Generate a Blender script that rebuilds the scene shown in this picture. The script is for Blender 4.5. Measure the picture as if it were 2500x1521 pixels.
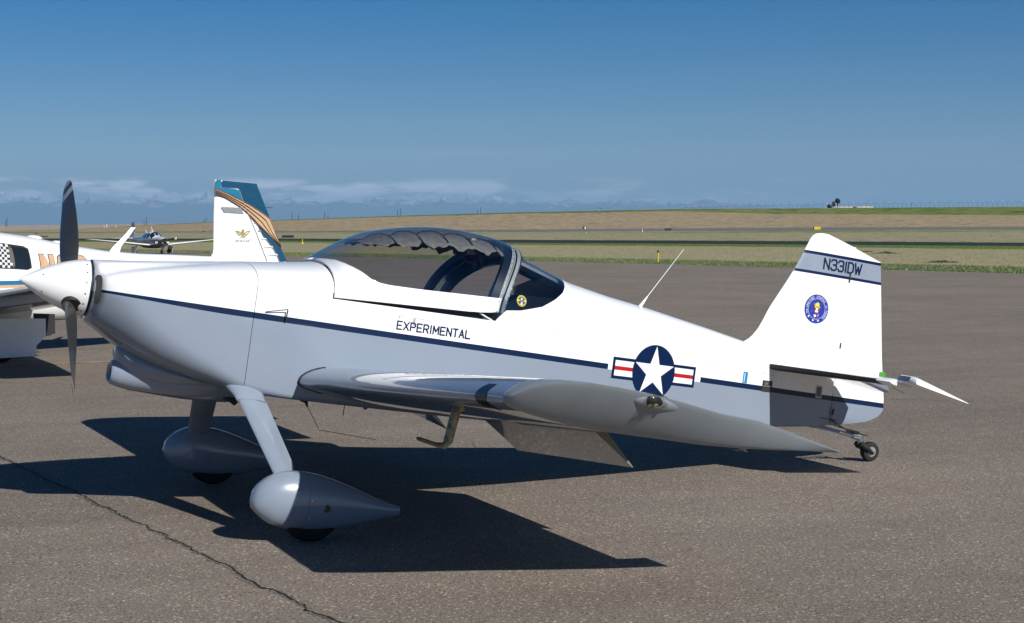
import bpy, bmesh, math, random
from mathutils import Vector, Matrix, noise as mnoise
S = bpy.context.scene
for o in list(bpy.data.objects): bpy.data.objects.remove(o)
random.seed(7)
R_ = math.radians
# ------------------------------------------------------------------ camera
CAM = Vector((-1.21849, -9.29756, 1.7168))
cd = bpy.data.cameras.new('camera'); cam = bpy.data.objects.new('camera', cd)
S.collection.objects.link(cam); S.camera = cam
cd.sensor_width = 36.0; cd.lens = 3777.76 / 2500 * 36.0
cd.clip_start = .1; cd.clip_end = 200000
Fw = Vector((0.42462823, 0.90391069, -0.05134514)); Rt = Vector((0.905109939, -0.425177537, 0.000247572)); Up = Rt.cross(Fw)
cam.matrix_world = Matrix(((Rt.x, Up.x, -Fw.x, CAM.x), (Rt.y, Up.y, -Fw.y, CAM.y), (Rt.z, Up.z, -Fw.z, CAM.z), (0, 0, 0, 1)))
# ------------------------------------------------------------------ light
EL = R_(33.0); AZ = R_(76.25)
sun_dir = Vector((math.cos(AZ) * math.cos(EL), -math.sin(AZ) * math.cos(EL), math.sin(EL)))
sd = bpy.data.lights.new('sun', 'SUN'); sd.energy = 5.0; sd.angle = R_(.53); sd.color = (1, .965, .905)
sun = bpy.data.objects.new('sun', sd); S.collection.objects.link(sun)
sun.rotation_euler = sun_dir.to_track_quat('Z', 'Y').to_euler(); sun.location = (0, 0, 30)
W = bpy.data.worlds.new('World'); S.world = W; W.use_nodes = True
nt = W.node_tree; N = nt.nodes; L = nt.links
for n in list(N): N.remove(n)
def nd(t, **k):
    n = N.new(t)
    for a, b in k.items(): setattr(n, a, b)
    return n
sky = nd('ShaderNodeTexSky', sky_type='NISHITA'); sky.sun_disc = False
sky.sun_elevation = EL; sky.sun_rotation = math.atan2(sun_dir.x, sun_dir.y); sky.altitude = 1600
sky.air_density = 1.0; sky.dust_density = .5; sky.ozone_density = 1.6
SKY_STR = .05
geo = nd('ShaderNodeTexCoord'); sep = nd('ShaderNodeSeparateXYZ'); L.new(geo.outputs['Generated'], sep.inputs[0])
def M(op, a, b=None, c=None):
    n = nd('ShaderNodeMath', operation=op)
    for i, v in enumerate((a, b, c)):
        if v is None: continue
        if isinstance(v, (int, float)): n.inputs[i].default_value = v
        else: L.new(v, n.inputs[i])
    return n.outputs[0]
# clouds: low banks over the range, thin scraps higher up (all round the horizon)
az = M('ARCTAN2', sep.outputs['X'], sep.outputs['Y']); el = sep.outputs['Z']
cv = nd('ShaderNodeCombineXYZ'); L.new(M('MULTIPLY', az, 17.0), cv.inputs[0]); L.new(M('MULTIPLY', el, 85.0), cv.inputs[1])
n1 = nd('ShaderNodeTexNoise'); n1.inputs['Scale'].default_value = 1.0; n1.inputs['Detail'].default_value = 7; n1.inputs['Roughness'].default_value = .55
L.new(cv.outputs[0], n1.inputs['Vector'])
def sm(x, a, b):
    n = nd('ShaderNodeMapRange', interpolation_type='SMOOTHSTEP'); L.new(x, n.inputs[0])
    n.inputs[1].default_value = a; n.inputs[2].default_value = b; return n.outputs[0]
def band(x, a, b, c, d): return M('MULTIPLY', sm(x, a, b), M('SUBTRACT', 1.0, sm(x, c, d)))
bank = M('MULTIPLY', band(el, .012, .02, .029, .036), sm(n1.outputs[0], .43, .60))
cv2 = nd('ShaderNodeCombineXYZ'); L.new(M('MULTIPLY', az, 9.0), cv2.inputs[0]); L.new(M('MULTIPLY', el, 130.0), cv2.inputs[1]); cv2.inputs[2].default_value = 3.3
n2 = nd('ShaderNodeTexNoise'); n2.inputs['Scale'].default_value = 1.0; n2.inputs['Detail'].default_value = 6; L.new(cv2.outputs[0], n2.inputs['Vector'])
scr = M('MULTIPLY', M('MULTIPLY', band(el, .035, .042, .05, .075), sm(n2.outputs[0], .58, .75)), .05)
cl = M('MINIMUM', M('ADD', M('MULTIPLY', bank, M('MULTIPLY_ADD', M('COSINE', M('MULTIPLY', M('SUBTRACT', az, .12), 4.6)), .5, .5)), scr), .85)
mix = nd('ShaderNodeMix', data_type='RGBA'); L.new(cl, mix.inputs[0])
hs = nd('ShaderNodeHueSaturation'); hs.inputs['Saturation'].default_value = 1.8; L.new(sky.outputs[0], hs.inputs['Color'])
tn = nd('ShaderNodeMix', data_type='RGBA', blend_type='MULTIPLY'); tn.inputs[0].default_value = 1; tn.inputs[7].default_value = (.79, .79, .95, 1)
L.new(hs.outputs[0], tn.inputs[6]); L.new(tn.outputs[2], mix.inputs[6]); mix.inputs[7].default_value = (21, 21, 22, 1)
bg = nd('ShaderNodeBackground'); bg.inputs[1].default_value = SKY_STR; L.new(mix.outputs[2], bg.inputs[0])
wo = nd('ShaderNodeOutputWorld'); L.new(bg.outputs[0], wo.inputs[0])
S.view_settings.view_transform = 'Standard'; S.view_settings.look = 'None'; S.view_settings.gamma = 1
S.view_settings.exposure = 0.25; S.view_settings.use_curve_mapping = False
S.render.engine = 'CYCLES'
try:
    S.cycles.max_bounces = 7; S.cycles.transparent_max_bounces = 16; S.cycles.volume_bounces = 0
except Exception: pass
# ------------------------------------------------------------------ materials
MATS = {}
class NB:
    def __init__(s, name):
        s.m = bpy.data.materials.new(name); s.m.use_nodes = True; s.t = s.m.node_tree
        s.b = s.t.nodes['Principled BSDF']; s.out = s.t.nodes['Material Output']
    def n(s, t, **k):
        x = s.t.nodes.new(t)
        for a, b in k.items(): setattr(x, a, b)
        return x
    def l(s, a, b): s.t.links.new(a, b)
    def val(s, inp, v):
        if isinstance(v, (int, float)): inp.default_value = v
        elif isinstance(v, (tuple, list)): inp.default_value = tuple(v) + ((1,) if len(v) == 3 and inp.type == 'RGBA' else ())
        else: s.l(v, inp)
    def math(s, op, a, b=None, c=None):
        x = s.n('ShaderNodeMath', operation=op)
        for i, v in enumerate((a, b, c)):
            if v is not None: s.val(x.inputs[i], v)
        return x.outputs[0]
    def noise(s, vec, scale, detail=4, rough=.5):
        x = s.n('ShaderNodeTexNoise'); x.inputs['Scale'].default_value = scale; x.inputs['Detail'].default_value = detail
        x.inputs['Roughness'].default_value = rough
        if vec is not None: s.l(vec, x.inputs['Vector'])
        return x.outputs[0]
    def mix(s, f, a, b):
        x = s.n('ShaderNodeMix', data_type='RGBA'); s.val(x.inputs[0], f); s.val(x.inputs[6], a); s.val(x.inputs[7], b); return x.outputs[2]
    def ramp(s, x, a, b, lo=0., hi=1.):
        r = s.n('ShaderNodeMapRange', interpolation_type='SMOOTHSTEP'); s.val(r.inputs[0], x)
        for i, v in zip((1, 2, 3, 4), (a, b, lo, hi)): r.inputs[i].default_value = v
        return r.outputs[0]
    def co(s, kind='Object'): return s.n('ShaderNodeTexCoord').outputs[kind]
    def vscale(s, vec, sc):
        x = s.n('ShaderNodeMapping'); s.l(vec, x.inputs[0]); x.inputs['Scale'].default_value = sc; return x.outputs[0]
    def bump(s, h, strength=.3, dist=.01):
        x = s.n('ShaderNodeBump'); x.inputs['Strength'].default_value = strength; x.inputs['Distance'].default_value = dist
        s.l(h, x.inputs['Height']); s.l(x.outputs[0], s.b.inputs['Normal'])
def simple(name, col, rough=.5, metal=0, coat=0, var=.06, scale=8, bump=0):
    if name in MATS: return MATS[name]
    a = NB(name); c = a.co(); n = a.noise(c, scale, 4)
    lo = tuple(x * (1 - var) for x in col); hi = tuple(min(1, x * (1 + var)) for x in col)
    a.l(a.mix(a.ramp(n, .35, .65), lo, hi), a.b.inputs['Base Color'])
    a.b.inputs['Roughness'].default_value = rough; a.b.inputs['Metallic'].default_value = metal
    if coat: a.b.inputs['Coat Weight'].default_value = coat; a.b.inputs['Coat Roughness'].default_value = .03
    if bump: a.bump(a.noise(c, scale * 10, 3), bump, .002)
    MATS[name] = a.m; return a.m
I = .0254
TH = R_(8.558); Z0 = 1.445; BX = 1.60
ct, st = math.cos(TH), math.sin(TH)
# body coordinates (inches aft / left / up of the spinner tip) <-> the airplane's own space
B0 = Vector((BX * ct + Z0 * st, 0, BX * st - Z0 * ct))
def BL(u, v, w): return Vector((u * I, -v * I, w * I)) - B0
WHITE = (.80, .815, .82); GREY = (.225, .268, .335); NAVY = (.001, .014, .052)
def two_tone():
    a = NB('white grey airplane paint with navy stripe'); c = a.co(); s = a.n('ShaderNodeSeparateXYZ'); a.l(c, s.inputs[0])
    u = a.math('DIVIDE', a.math('ADD', s.outputs[0], B0.x), I); w = a.math('DIVIDE', a.math('ADD', s.outputs[2], B0.z), I)
    top = a.math('SUBTRACT', w, a.math('SUBTRACT', .42, a.math('MULTIPLY', u, .01375)))   # >0 above the stripe
    th = a.ramp(u, 14, 46, .6, 1.42)
    below = a.math('LESS_THAN', a.math('ADD', top, th), 0)
    instripe = a.math('MULTIPLY', a.math('LESS_THAN', top, 0), a.math('GREATER_THAN', a.math('ADD', top, th), 0))
    gap = a.math('MULTIPLY', a.math('GREATER_THAN', u, 145.3), a.math('LESS_THAN', u, 177.4))
    front = a.math('LESS_THAN', u, 15.8)
    stripe = a.math('MULTIPLY', instripe, a.math('MULTIPLY', a.math('SUBTRACT', 1, gap), a.math('SUBTRACT', 1, front)))
    n = a.noise(c, 3, 3); wh = a.mix(n, tuple(x * .97 for x in WHITE), WHITE); g = a.mix(n, tuple(x * .96 for x in GREY), tuple(x * 1.04 for x in GREY))
    col = a.mix(stripe, a.mix(below, wh, g), NAVY); a.l(col, a.b.inputs['Base Color'])
    a.b.inputs['Roughness'].default_value = .5; a.b.inputs['Specular IOR Level'].default_value = .05; a.b.inputs['Coat Weight'].default_value = .8; a.b.inputs['Coat Roughness'].default_value = .03
    a.bump(a.math('ADD', a.noise(c, 5, 2), a.math('MULTIPLY', a.noise(c, 1.6, 1), .8)), .05, .012)
    return a.m
PAINT = two_tone()
white = simple('gloss white paint', WHITE, .35, coat=1, var=.02)
grey = simple('gloss blue grey paint', GREY, .3, coat=1, var=.03)
tipgrey = simple('satin blue grey paint', (.225, .255, .28), .4, coat=.15, var=.03)  # same paint as the wing, toned down for grazing sun on the tip
navy = simple('navy vinyl', (.001, .012, .055), .5); navy.node_tree.nodes['Principled BSDF'].inputs['Specular IOR Level'].default_value = .15
red = simple('red vinyl', (.42, .004, .008), .4)
black = simple('matt black', (.012, .012, .013), .6)
dark = simple('dark interior trim', (.02, .028, .042), .6)
frame_m = simple('dark blue frame paint', (.012, .022, .04), .35, coat=.6)
rubber = simple('tyre rubber', (.009, .009, .009), .8, bump=.2)
steel = simple('bright steel', (.55, .55, .55), .25, metal=1)
alu = simple('dull aluminium', (.42, .45, .46), .38, metal=.7)
ylw = simple('yellow paint', (.75, .50, .02), .5)
gold = simple('gold yellow print', (.85, .62, .03), .5)
brown = simple('brown print', (.10, .04, .015), .6)
blue = simple('royal blue print', (.012, .03, .28), .4)
bluest = simple('sky blue sticker', (.01, .22, .48), .4)
green = simple('bright green tape', (.05, .30, .02), .5)
primer = simple('yellow green primer', (.19, .18, .11), .6)
pitotm = simple('heat stained pitot tube', (.26, .22, .14), .4, metal=.5, var=.5, scale=25)
shade_m = simple('grey sunshade cloth', (.19, .19, .18), .9, var=.15, scale=20)
def glass(name, tint, refl=1.0):
    a = NB(name); a.t.nodes.remove(a.b)
    tr = a.n('ShaderNodeBsdfTransparent'); tr.inputs[0].default_value = tint + (1,)
    gl = a.n('ShaderNodeBsdfGlossy'); gl.inputs['Roughness'].default_value = .015
    lw = a.n('ShaderNodeLayerWeight'); lw.inputs['Blend'].default_value = .5
    f = a.math('POWER', lw.outputs['Facing'], 4.0); f = a.math('MULTIPLY_ADD', f, .8 * refl, .06 * refl)
    mx = a.n('ShaderNodeMixShader'); a.l(f, mx.inputs[0]); a.l(tr.outputs[0], mx.inputs[1]); a.l(gl.outputs[0], mx.inputs[2])
    a.l(mx.outputs[0], a.out.inputs[0]); return a.m
canopy_glass_m = glass('smoke tinted acrylic', (.80, .81, .825), 1.2)
lens_m = glass('clear lens', (.85, .85, .85))
def prop_mat():
    a = NB('dark grey propeller paint with tip bands'); c = a.co(); s = a.n('ShaderNodeVectorMath', operation='DISTANCE'); a.l(c, s.inputs[0])
    s.inputs[1].default_value = BL(11.8, 0, 0); r = a.math('DIVIDE', s.outputs['Value'], I)
    sx = a.n('ShaderNodeSeparateXYZ'); a.l(c, sx.inputs[0])
    r = a.math('ADD', r, a.math('MULTIPLY', a.math('ADD', sx.outputs[0], B0.x - 11.8 * I), -18.))
    b1 = a.math('GREATER_THAN', r, 34.0); b2 = a.math('MULTIPLY', a.math('GREATER_THAN', r, 30.2), a.math('LESS_THAN', r, 32.2))
    col = a.mix(a.math('MAXIMUM', b1, b2), (.034, .036, .038), (.33, .34, .34)); a.l(col, a.b.inputs['Base Color'])
    a.b.inputs['Roughness'].default_value = .32; a.b.inputs['Coat Weight'].default_value = .3; return a.m
PROP = prop_mat()
# ------------------------------------------------------------------ mesh helpers
def tag(o, label=None, cat=None, group=None, kind=None):
    if label: o['label'] = label
    if cat: o['category'] = cat
    if group: o['group'] = group
    if kind: o['kind'] = kind
    return o
def obj(name, vf, mat, parent=None, smooth=True, ang=35, label=None, fix=True):
    vs, fs = vf[0], vf[1]; me = bpy.data.meshes.new(name); me.from_pydata([tuple(v) for v in vs], [], fs)
    mats = mat if isinstance(mat, (list, tuple)) else [mat]
    for m in mats: me.materials.append(m)
    if len(vf) > 2:
        for p, k in zip(me.polygons, vf[2]): p.material_index = k
    if fix:
        bm = bmesh.new(); bm.from_mesh(me); bmesh.ops.remove_doubles(bm, verts=bm.verts, dist=1e-6); bmesh.ops.recalc_face_normals(bm, faces=bm.faces)
        bm.to_mesh(me); bm.free()
    if smooth: me.shade_smooth(); me.set_sharp_from_angle(angle=R_(ang))
    o = bpy.data.objects.new(name, me); S.collection.objects.link(o)
    if parent is not None: o.parent = parent
    if label: o['label'] = label
    return o
def empty(name, loc=(0, 0, 0), rot=(0, 0, 0)):
    o = bpy.data.objects.new(name, None); S.collection.objects.link(o); o.location = loc; o.rotation_euler = rot; o.empty_display_size = .3; return o
def join(*parts):
    V, F = [], []
    for p in parts:
        k = len(V); V += list(p[0]); F += [tuple(i + k for i in f) for f in p[1]]
    return V, F
def loft(rings, closed=True, cap0=True, cap1=True):
    n = len(rings[0]); V = [v for r in rings for v in r]; F = []
    for i in range(len(rings) - 1):
        for j in range(n if closed else n - 1):
            k = (j + 1) % n; F.append((i * n + j, i * n + k, (i + 1) * n + k, (i + 1) * n + j))
    if cap0 and closed: F.append(tuple(range(n)))
    if cap1 and closed: F.append(tuple(range((len(rings) - 1) * n, len(rings) * n)))
    return V, F
def box(c, s, f=lambda *p: Vector(p)):
    x, y, z = c; a, b, d = s[0] / 2, s[1] / 2, s[2] / 2
    V = [f(x + i * a, y + j * b, z + k * d) for i in (-1, 1) for j in (-1, 1) for k in (-1, 1)]
    return V, [(0, 1, 3, 2), (4, 6, 7, 5), (0, 4, 5, 1), (2, 3, 7, 6), (0, 2, 6, 4), (1, 5, 7, 3)]
def tube(pts, rad, seg=10):
    pts = [Vector(p) for p in pts]; rings = []
    up = Vector((0, 0, 1))
    for i, p in enumerate(pts):
        d = (pts[min(i + 1, len(pts) - 1)] - pts[max(i - 1, 0)]).normalized()
        a = d.cross(up)
        if a.length < .05: a = d.cross(Vector((0, 1, 0)))
        a.normalize(); b = d.cross(a); r = rad[i] if isinstance(rad, (list, tuple)) else rad
        rings.append([p + a * r * math.cos(2 * math.pi * k / seg) + b * r * math.sin(2 * math.pi * k / seg) for k in range(seg)])
    return loft(rings)
def bt(pts, rad, seg=10): return tube([BL(*p) for p in pts], [r * I for r in rad] if isinstance(rad, (list, tuple)) else rad * I, seg)
def bbox(c, s): return box(c, s, BL)
def disc(c, axis, r, th, seg=24):
    c = Vector(c); axis = Vector(axis).normalized(); a = axis.orthogonal().normalized(); b = axis.cross(a)
    rg = lambda o: [c + axis * o + (a * math.cos(2 * math.pi * k / seg) + b * math.sin(2 * math.pi * k / seg)) * r for k in range(seg)]
    return loft([rg(-th / 2), rg(th / 2)])
def revolve(prof, c, axis, seg=40):
    c = Vector(c); axis = Vector(axis).normalized(); a = axis.orthogonal().normalized(); b = axis.cross(a)
    return loft([[c + axis * x + (a * math.cos(2 * math.pi * k / seg) + b * math.sin(2 * math.pi * k / seg)) * r for k in range(seg)] for x, r in prof])
def interp(tab, x):
    if x <= tab[0][0]: return tab[0][1]
    for (a, p), (b, q) in zip(tab, tab[1:]):
        if x <= b: return p + (q - p) * (x - a) / (b - a)
    return tab[-1][1]
def spl(tab, x):
    """monotone-ish cubic through the table"""
    n = len(tab)
    if x <= tab[0][0]: return tab[0][1]
    if x >= tab[-1][0]: return tab[-1][1]
    i = max(k for k in range(n - 1) if tab[k][0] <= x)
    x0, y0 = tab[i]; x1, y1 = tab[i + 1]
    def sl(k):
        if k == 0: return (tab[1][1] - tab[0][1]) / (tab[1][0] - tab[0][0])
        if k == n - 1: return (tab[-1][1] - tab[-2][1]) / (tab[-1][0] - tab[-2][0])
        a = (tab[k][1] - tab[k - 1][1]) / (tab[k][0] - tab[k - 1][0]); b = (tab[k + 1][1] - tab[k][1]) / (tab[k + 1][0] - tab[k][0])
        return 0 if a * b <= 0 else 2 * a * b / (a + b)
    h = x1 - x0; t = (x - x0) / h; m0, m1 = sl(i) * h, sl(i + 1) * h
    return (2 * t**3 - 3 * t**2 + 1) * y0 + (t**3 - 2 * t**2 + t) * m0 + (-2 * t**3 + 3 * t**2) * y1 + (t**3 - t**2) * m1
# ------------------------------------------------------------------ the apron and the land
GR = Vector((Rt.x, Rt.y, 0)).normalized(); GF = Vector((-GR.y, GR.x, 0))
def G(lat, dep, z=0): return Vector((CAM.x, CAM.y, 0)) + GR * lat + GF * dep + Vector((0, 0, z))
def asphalt(name, base, dk=.0, streak=False):
    a = NB(name); p = a.co()
    big = a.noise(p, .25, 5, .6); med = a.noise(p, 2.2, 4, .6); gr = a.math('ADD', a.math('MULTIPLY', a.noise(p, 125, 3, .7), .55), a.math('MULTIPLY', a.noise(p, 66, 2, .7), .45)); 
    vo = a.n('ShaderNodeTexVoronoi'); vo.inputs['Scale'].default_value = 95; a.l(p, vo.inputs['Vector'])
    sv = a.n('ShaderNodeSeparateColor'); a.l(vo.outputs['Color'], sv.inputs[0])
    c = a.mix(a.ramp(gr, .34, .66), tuple(x * .50 for x in base), tuple(x * 1.52 for x in base))
    c = a.mix(a.math('MULTIPLY', a.math('GREATER_THAN', sv.outputs[0], .955), .8), c, (base[0] * 2.6, base[1] * 2.5, base[2] * 2.35))
    c = a.mix(a.math('MULTIPLY', a.math('LESS_THAN', sv.outputs[1], .10), .65), c, tuple(x * .3 for x in base))
    st_ = a.noise(a.vscale(p, (.35, 2.2, 1)), .8, 5, .6)
    k = a.math('ADD', a.math('MULTIPLY', a.ramp(big, .3, .7), .5), a.math('ADD', a.math('MULTIPLY', a.ramp(med, .3, .7), .25), a.math('MULTIPLY', a.ramp(st_, .3, .7), .35)))
    hsv = a.n('ShaderNodeHueSaturation'); a.l(c, hsv.inputs['Color']); a.l(a.math('MULTIPLY_ADD', k, .36, .80), hsv.inputs['Value'])
    a.l(hsv.outputs[0], a.b.inputs['Base Color']); a.b.inputs['Roughness'].default_value = .9; a.b.inputs['Specular IOR Level'].default_value = .25
    a.bump(a.math('ADD', gr, a.math('MULTIPLY', vo.outputs['Distance'], .8)), .5, .004)
    return a.m
apron_m = asphalt('weathered brown grey asphalt', (.198, .166, .135))
def strip_mesh(A, B): # rows of Vectors
    n = len(A); return A + B, [(i, i + 1, n + i + 1, n + i) for i in range(n - 1)]
XS = [-3200, -1600, -700, 0, 200, 370, 520, 700, 950, 1250, 1640, 1900, 2200, 2500, 3000, 3800, 5200]
def row(dt, zt=None):
    out = []
    for x in XS:
        d = interp(dt, x); z = interp(zt, x) if zt else 0
        if zt is not None: z = CAM.z + (566 - z) / 3777 * d
        out.append(G((x - 1250) / 3777 * d, d, z))
    return out
# surveyed edges: (bearing column, distance) and, where the land rises, the sight height
edge = row([(-3200, 260), (-700, 230), (0, 160), (700, 113), (1250, 93.3), (1900, 75.6), (2500, 64.2), (3800, 48), (5200, 36)])
tx_n = row([(-3200, 480), (0, 309), (700, 302), (1250, 249), (1900, 216), (2500, 191), (3800, 150), (5200, 120)])
tx_f = row([(-3200, 620), (0, 400), (700, 393), (1250, 335), (1900, 290), (2500, 247), (3800, 200), (5200, 165)])
rw_n = row([(-3200, 720), (0, 640), (700, 600), (1250, 560), (1900, 520), (2500, 480), (5200, 420)], [(-3200, 569), (0, 568), (700, 566.5), (1250, 565), (1900, 561.5), (2500, 558.5), (5200, 556)])
rw_f = row([(-3200, 800), (0, 700), (700, 660), (1250, 620), (1900, 580), (2500, 540), (5200, 470)], [(-3200, 567), (0, 566.5), (700, 564), (1250, 560.3), (1900, 555), (2500, 552.5), (5200, 550)])
sl_m = row([(-3200, 900), (0, 780), (700, 730), (1250, 690), (1900, 650), (2500, 620), (5200, 560)], [(-3200, 566), (0, 565.5), (200, 562), (370, 556), (520, 552), (700, 548), (1250, 536), (1640, 531), (1900, 528), (2500, 530), (5200, 530)])
gf_n = row([(-3200, 1000), (0, 850), (700, 780), (1250, 740), (1900, 700), (2500, 670), (5200, 600)], [(-3200, 565.5), (0, 564.5), (200, 559.5), (370, 550), (520, 543.2), (700, 538), (950, 529.5), (1250, 521.5), (1640, 515.5), (1900, 522), (2500, 525), (5200, 526)])
crest = row([(-3200, 1050), (0, 900), (700, 800), (1250, 760), (1900, 730), (2500, 714), (5200, 650)], [(-3200, 565), (0, 564), (200, 558.8), (370, 549), (520, 541.7), (700, 536.5), (950, 527.5), (1250, 518.6), (1640, 510.3), (1900, 508.7), (2500, 504), (5200, 500)])
back = [Vector((p.x, p.y, 0)) + (Vector((p.x, p.y, 0)) - Vector((CAM.x, CAM.y, 0))) * .9 + Vector((0, 0, p.z - 1)) for p in crest]
ridge_n = row([(-3200, 1900), (5200, 1900)], [(-3200, 566), (5200, 566)])
ridge = row([(-3200, 3000), (5200, 3000)], [(-3200, 552), (-700, 549.5), (0, 550.5), (200, 548.5), (370, 546.3), (520, 545.5), (700, 546), (1250, 549), (5200, 550)])
far_l = [Vector((CAM.x, CAM.y, 0)) + (Vector((p.x, p.y, 0)) - Vector((CAM.x, CAM.y, 0))) * 11 + Vector((0, 0, -2)) for p in ridge]
def grassland(name, tan, grn, g0, g1, scale=.03, stretch=(1, 1, 1), edgeg=False):
    a = NB(name); p = a.co()
    n = a.noise(p, scale, 6, .65); n2 = a.noise(p, scale * 12, 5, .7); n3 = a.noise(p, 2.5, 4, .7)
    at = a.n('ShaderNodeAttribute'); at.attribute_name = 'green'; at.attribute_type = 'GEOMETRY'
    g = a.math('ADD', a.math('MULTIPLY', n, .7), a.math('MULTIPLY', n2, .5))
    g = a.math('ADD', g, a.math('MULTIPLY', at.outputs['Fac'], .75))
    c = a.mix(a.ramp(g, g0, g1), tan, grn)
    c = a.mix(a.math('MULTIPLY', a.ramp(n2, .52, .68), .5), c, tuple(x * .45 for x in grn))
    hsv = a.n('ShaderNodeHueSaturation'); a.l(c, hsv.inputs['Color']); a.l(a.math('MULTIPLY_ADD', n3, 1.0, .5), hsv.inputs['Value'])
    h2 = a.n('ShaderNodeHueSaturation'); a.l(hsv.outputs[0], h2.inputs['Color']); a.l(a.math('MULTIPLY_ADD', a.ramp(a.noise(p, scale * 30, 5, .75), .3, .7), .55, .72), h2.inputs['Value'])
    a.l(h2.outputs[0], a.b.inputs['Base Color']); a.b.inputs['Roughness'].default_value = 1; a.b.inputs['Specular IOR Level'].default_value = 0
    a.bump(n3, .6, .08); return a.m
TAN = (.31, .28, .17); GRN = (.095, .155, .036)
def land(name, rows, mat, greens=None, sub=1, rough=0):
    rr = [rows[0]]
    for a, b in zip(rows, rows[1:]):
        for k in range(1, sub + 1): rr.append([p.lerp(q, k / sub) for p, q in zip(a, b)])
    # finer columns
    f = 4; R2 = []
    for r in rr:
        q = []
        for a, b in zip(r, r[1:]): q += [a.lerp(b, k / f) for k in range(f)]
        R2.append(q + [r[-1]])
    V, F = loft(R2, closed=False); o = obj(name, (V, F), mat, smooth=True, fix=False); o['kind'] = 'structure'
    if greens:
        at = o.data.attributes.new('green', 'FLOAT', 'POINT'); n = len(R2[0])
        for i in range(len(R2)):
            t = i / (len(R2) - 1); v = interp(greens, t)
            for j in range(n): at.data[i * n + j].value = v
    return o
# apron: one sheet from well behind the camera to the grass edge
near = [G((x - 1250) / 3777 * 2 * 9 * (1.4 if abs(x) > 2000 else 1), -60, 0) for x in XS]
near = [Vector((p.x, p.y, 0)) for p in [G(-400, -60), G(-250, -60), G(-160, -60), G(-90, -60), G(-60, -60), G(-40, -60), G(-25, -60), G(-12, -60), G(0, -60), G(10, -60), G(20, -60), G(30, -60), G(40, -60), G(55, -60), G(70, -60), G(100, -60), G(160, -60)]]
V, F = strip_mesh(near, edge); ap = obj('apron', (V, F), apron_m, smooth=False, fix=False); ap['kind'] = 'structure'
ap['label'] = 'brown grey asphalt apron under the airplanes'
verge = land('grass_verge', [edge, tx_n], grassland('verge grass', TAN, GRN, .76, 1.0, .05), [(0, .85), (.05, .75), (.10, .12), (.18, .0), (.45, 0), (.7, .25), (.82, .8), (1, .85)], sub=40)
taxi_m = asphalt('dark taxiway asphalt', (.020, .019, .020)); land('taxiway', [tx_n, tx_f], taxi_m)
land('grass_infield', [tx_f, rw_n], grassland('infield grass', (.29, .265, .165), GRN, .74, 1.02, .012), [(0, .5), (.06, .1), (.3, 0), (.55, .05), (.75, .35), (.85, .1), (.95, .5), (1, .6)], sub=16)
land('runway', [rw_n, rw_f], asphalt('pale runway asphalt', (.15, .145, .14)))
land('prairie_slope', [rw_f, sl_m, gf_n], grassland('dry prairie grass', (.32, .255, .16), (.15, .155, .07), .86, 1.15, .012), [(0, .1), (.1, -.05), (.7, -.05), (.9, .25), (1, .4)], sub=8)
gf_m = grassland('green crop', (.16, .17, .05), (.058, .098, .016), .2, .6, .01)
land('green_field', [[p for p in gf_n], crest, back], grassland('crest grass', (.17, .18, .06), (.085, .15, .025), .62, 1.0, .006), [(0, .3), (1, .3)], sub=6)
land('far_ridge', [ridge_n, ridge, far_l], grassland('pale stubble land', (.38, .30, .22), (.26, .24, .15), 1.0, 1.3, .002))
# mountains far beyond
def mountains():
    cols = 420; rows = 26; V = []; D0, D1 = 27000, 34000
    for i in range(rows + 1):
        t = i / rows
        for j in range(cols + 1):
            x = -3300 + 8600 * j / cols; lat = (x - 1250) / 3777
            d = D0 + (D1 - D0) * t
            ridge_h = interp([(-3300, 700), (0, 640), (300, 690), (560, 700), (800, 560), (1000, 640), (1150, 700), (1300, 560), (1550, 590), (1750, 560), (2000, 380), (2300, 300), (2600, 260), (5300, 420)], x)
            q = Vector((lat * 60, t * 4, 0))
            rg = (1 - abs(mnoise.noise(q * 1.3 + Vector((3, 7, 1))))) * .5 + (1 - abs(mnoise.noise(q * 3.1))) * .3 + mnoise.fractal(q * 7.0, 1.0, 2.1, 5) * .22
            env = math.sin(math.pi * min(1, t * 1.0)) ** .8 if t < .7 else math.sin(math.pi * .7) ** .8 * (1 - t) / .3
            base = 180 * min(1, t * 5)
            h = (base + ridge_h * env * max(.2, rg) * 1.03) if 0 < i < rows else -30
            V.append(G(lat * d, d, h))
    F = [(i * (cols + 1) + j, i * (cols + 1) + j + 1, (i + 1) * (cols + 1) + j + 1, (i + 1) * (cols + 1) + j) for i in range(rows) for j in range(cols)]
    a = NB('forested mountain with snow'); g = a.n('ShaderNodeNewGeometry'); s = a.n('ShaderNodeSeparateXYZ'); a.l(g.outputs['Position'], s.inputs[0])
    n = a.noise(a.vscale(g.outputs['Position'], (.0022, .0022, .006)), 1, 7, .7)
    snow = a.math('MULTIPLY', a.ramp(a.math('ADD', a.math('DIVIDE', s.outputs[2], 700), a.math('MULTIPLY', n, 1.3)), 1.36, 1.6), .45)
    a.l(a.mix(snow, (.07, .085, .08), (.9, .9, .92)), a.b.inputs['Base Color']); a.b.inputs['Roughness'].default_value = 1
    o = obj('mountains', (V, F), a.m, fix=False); o['kind'] = 'structure'
mountains()
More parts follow.
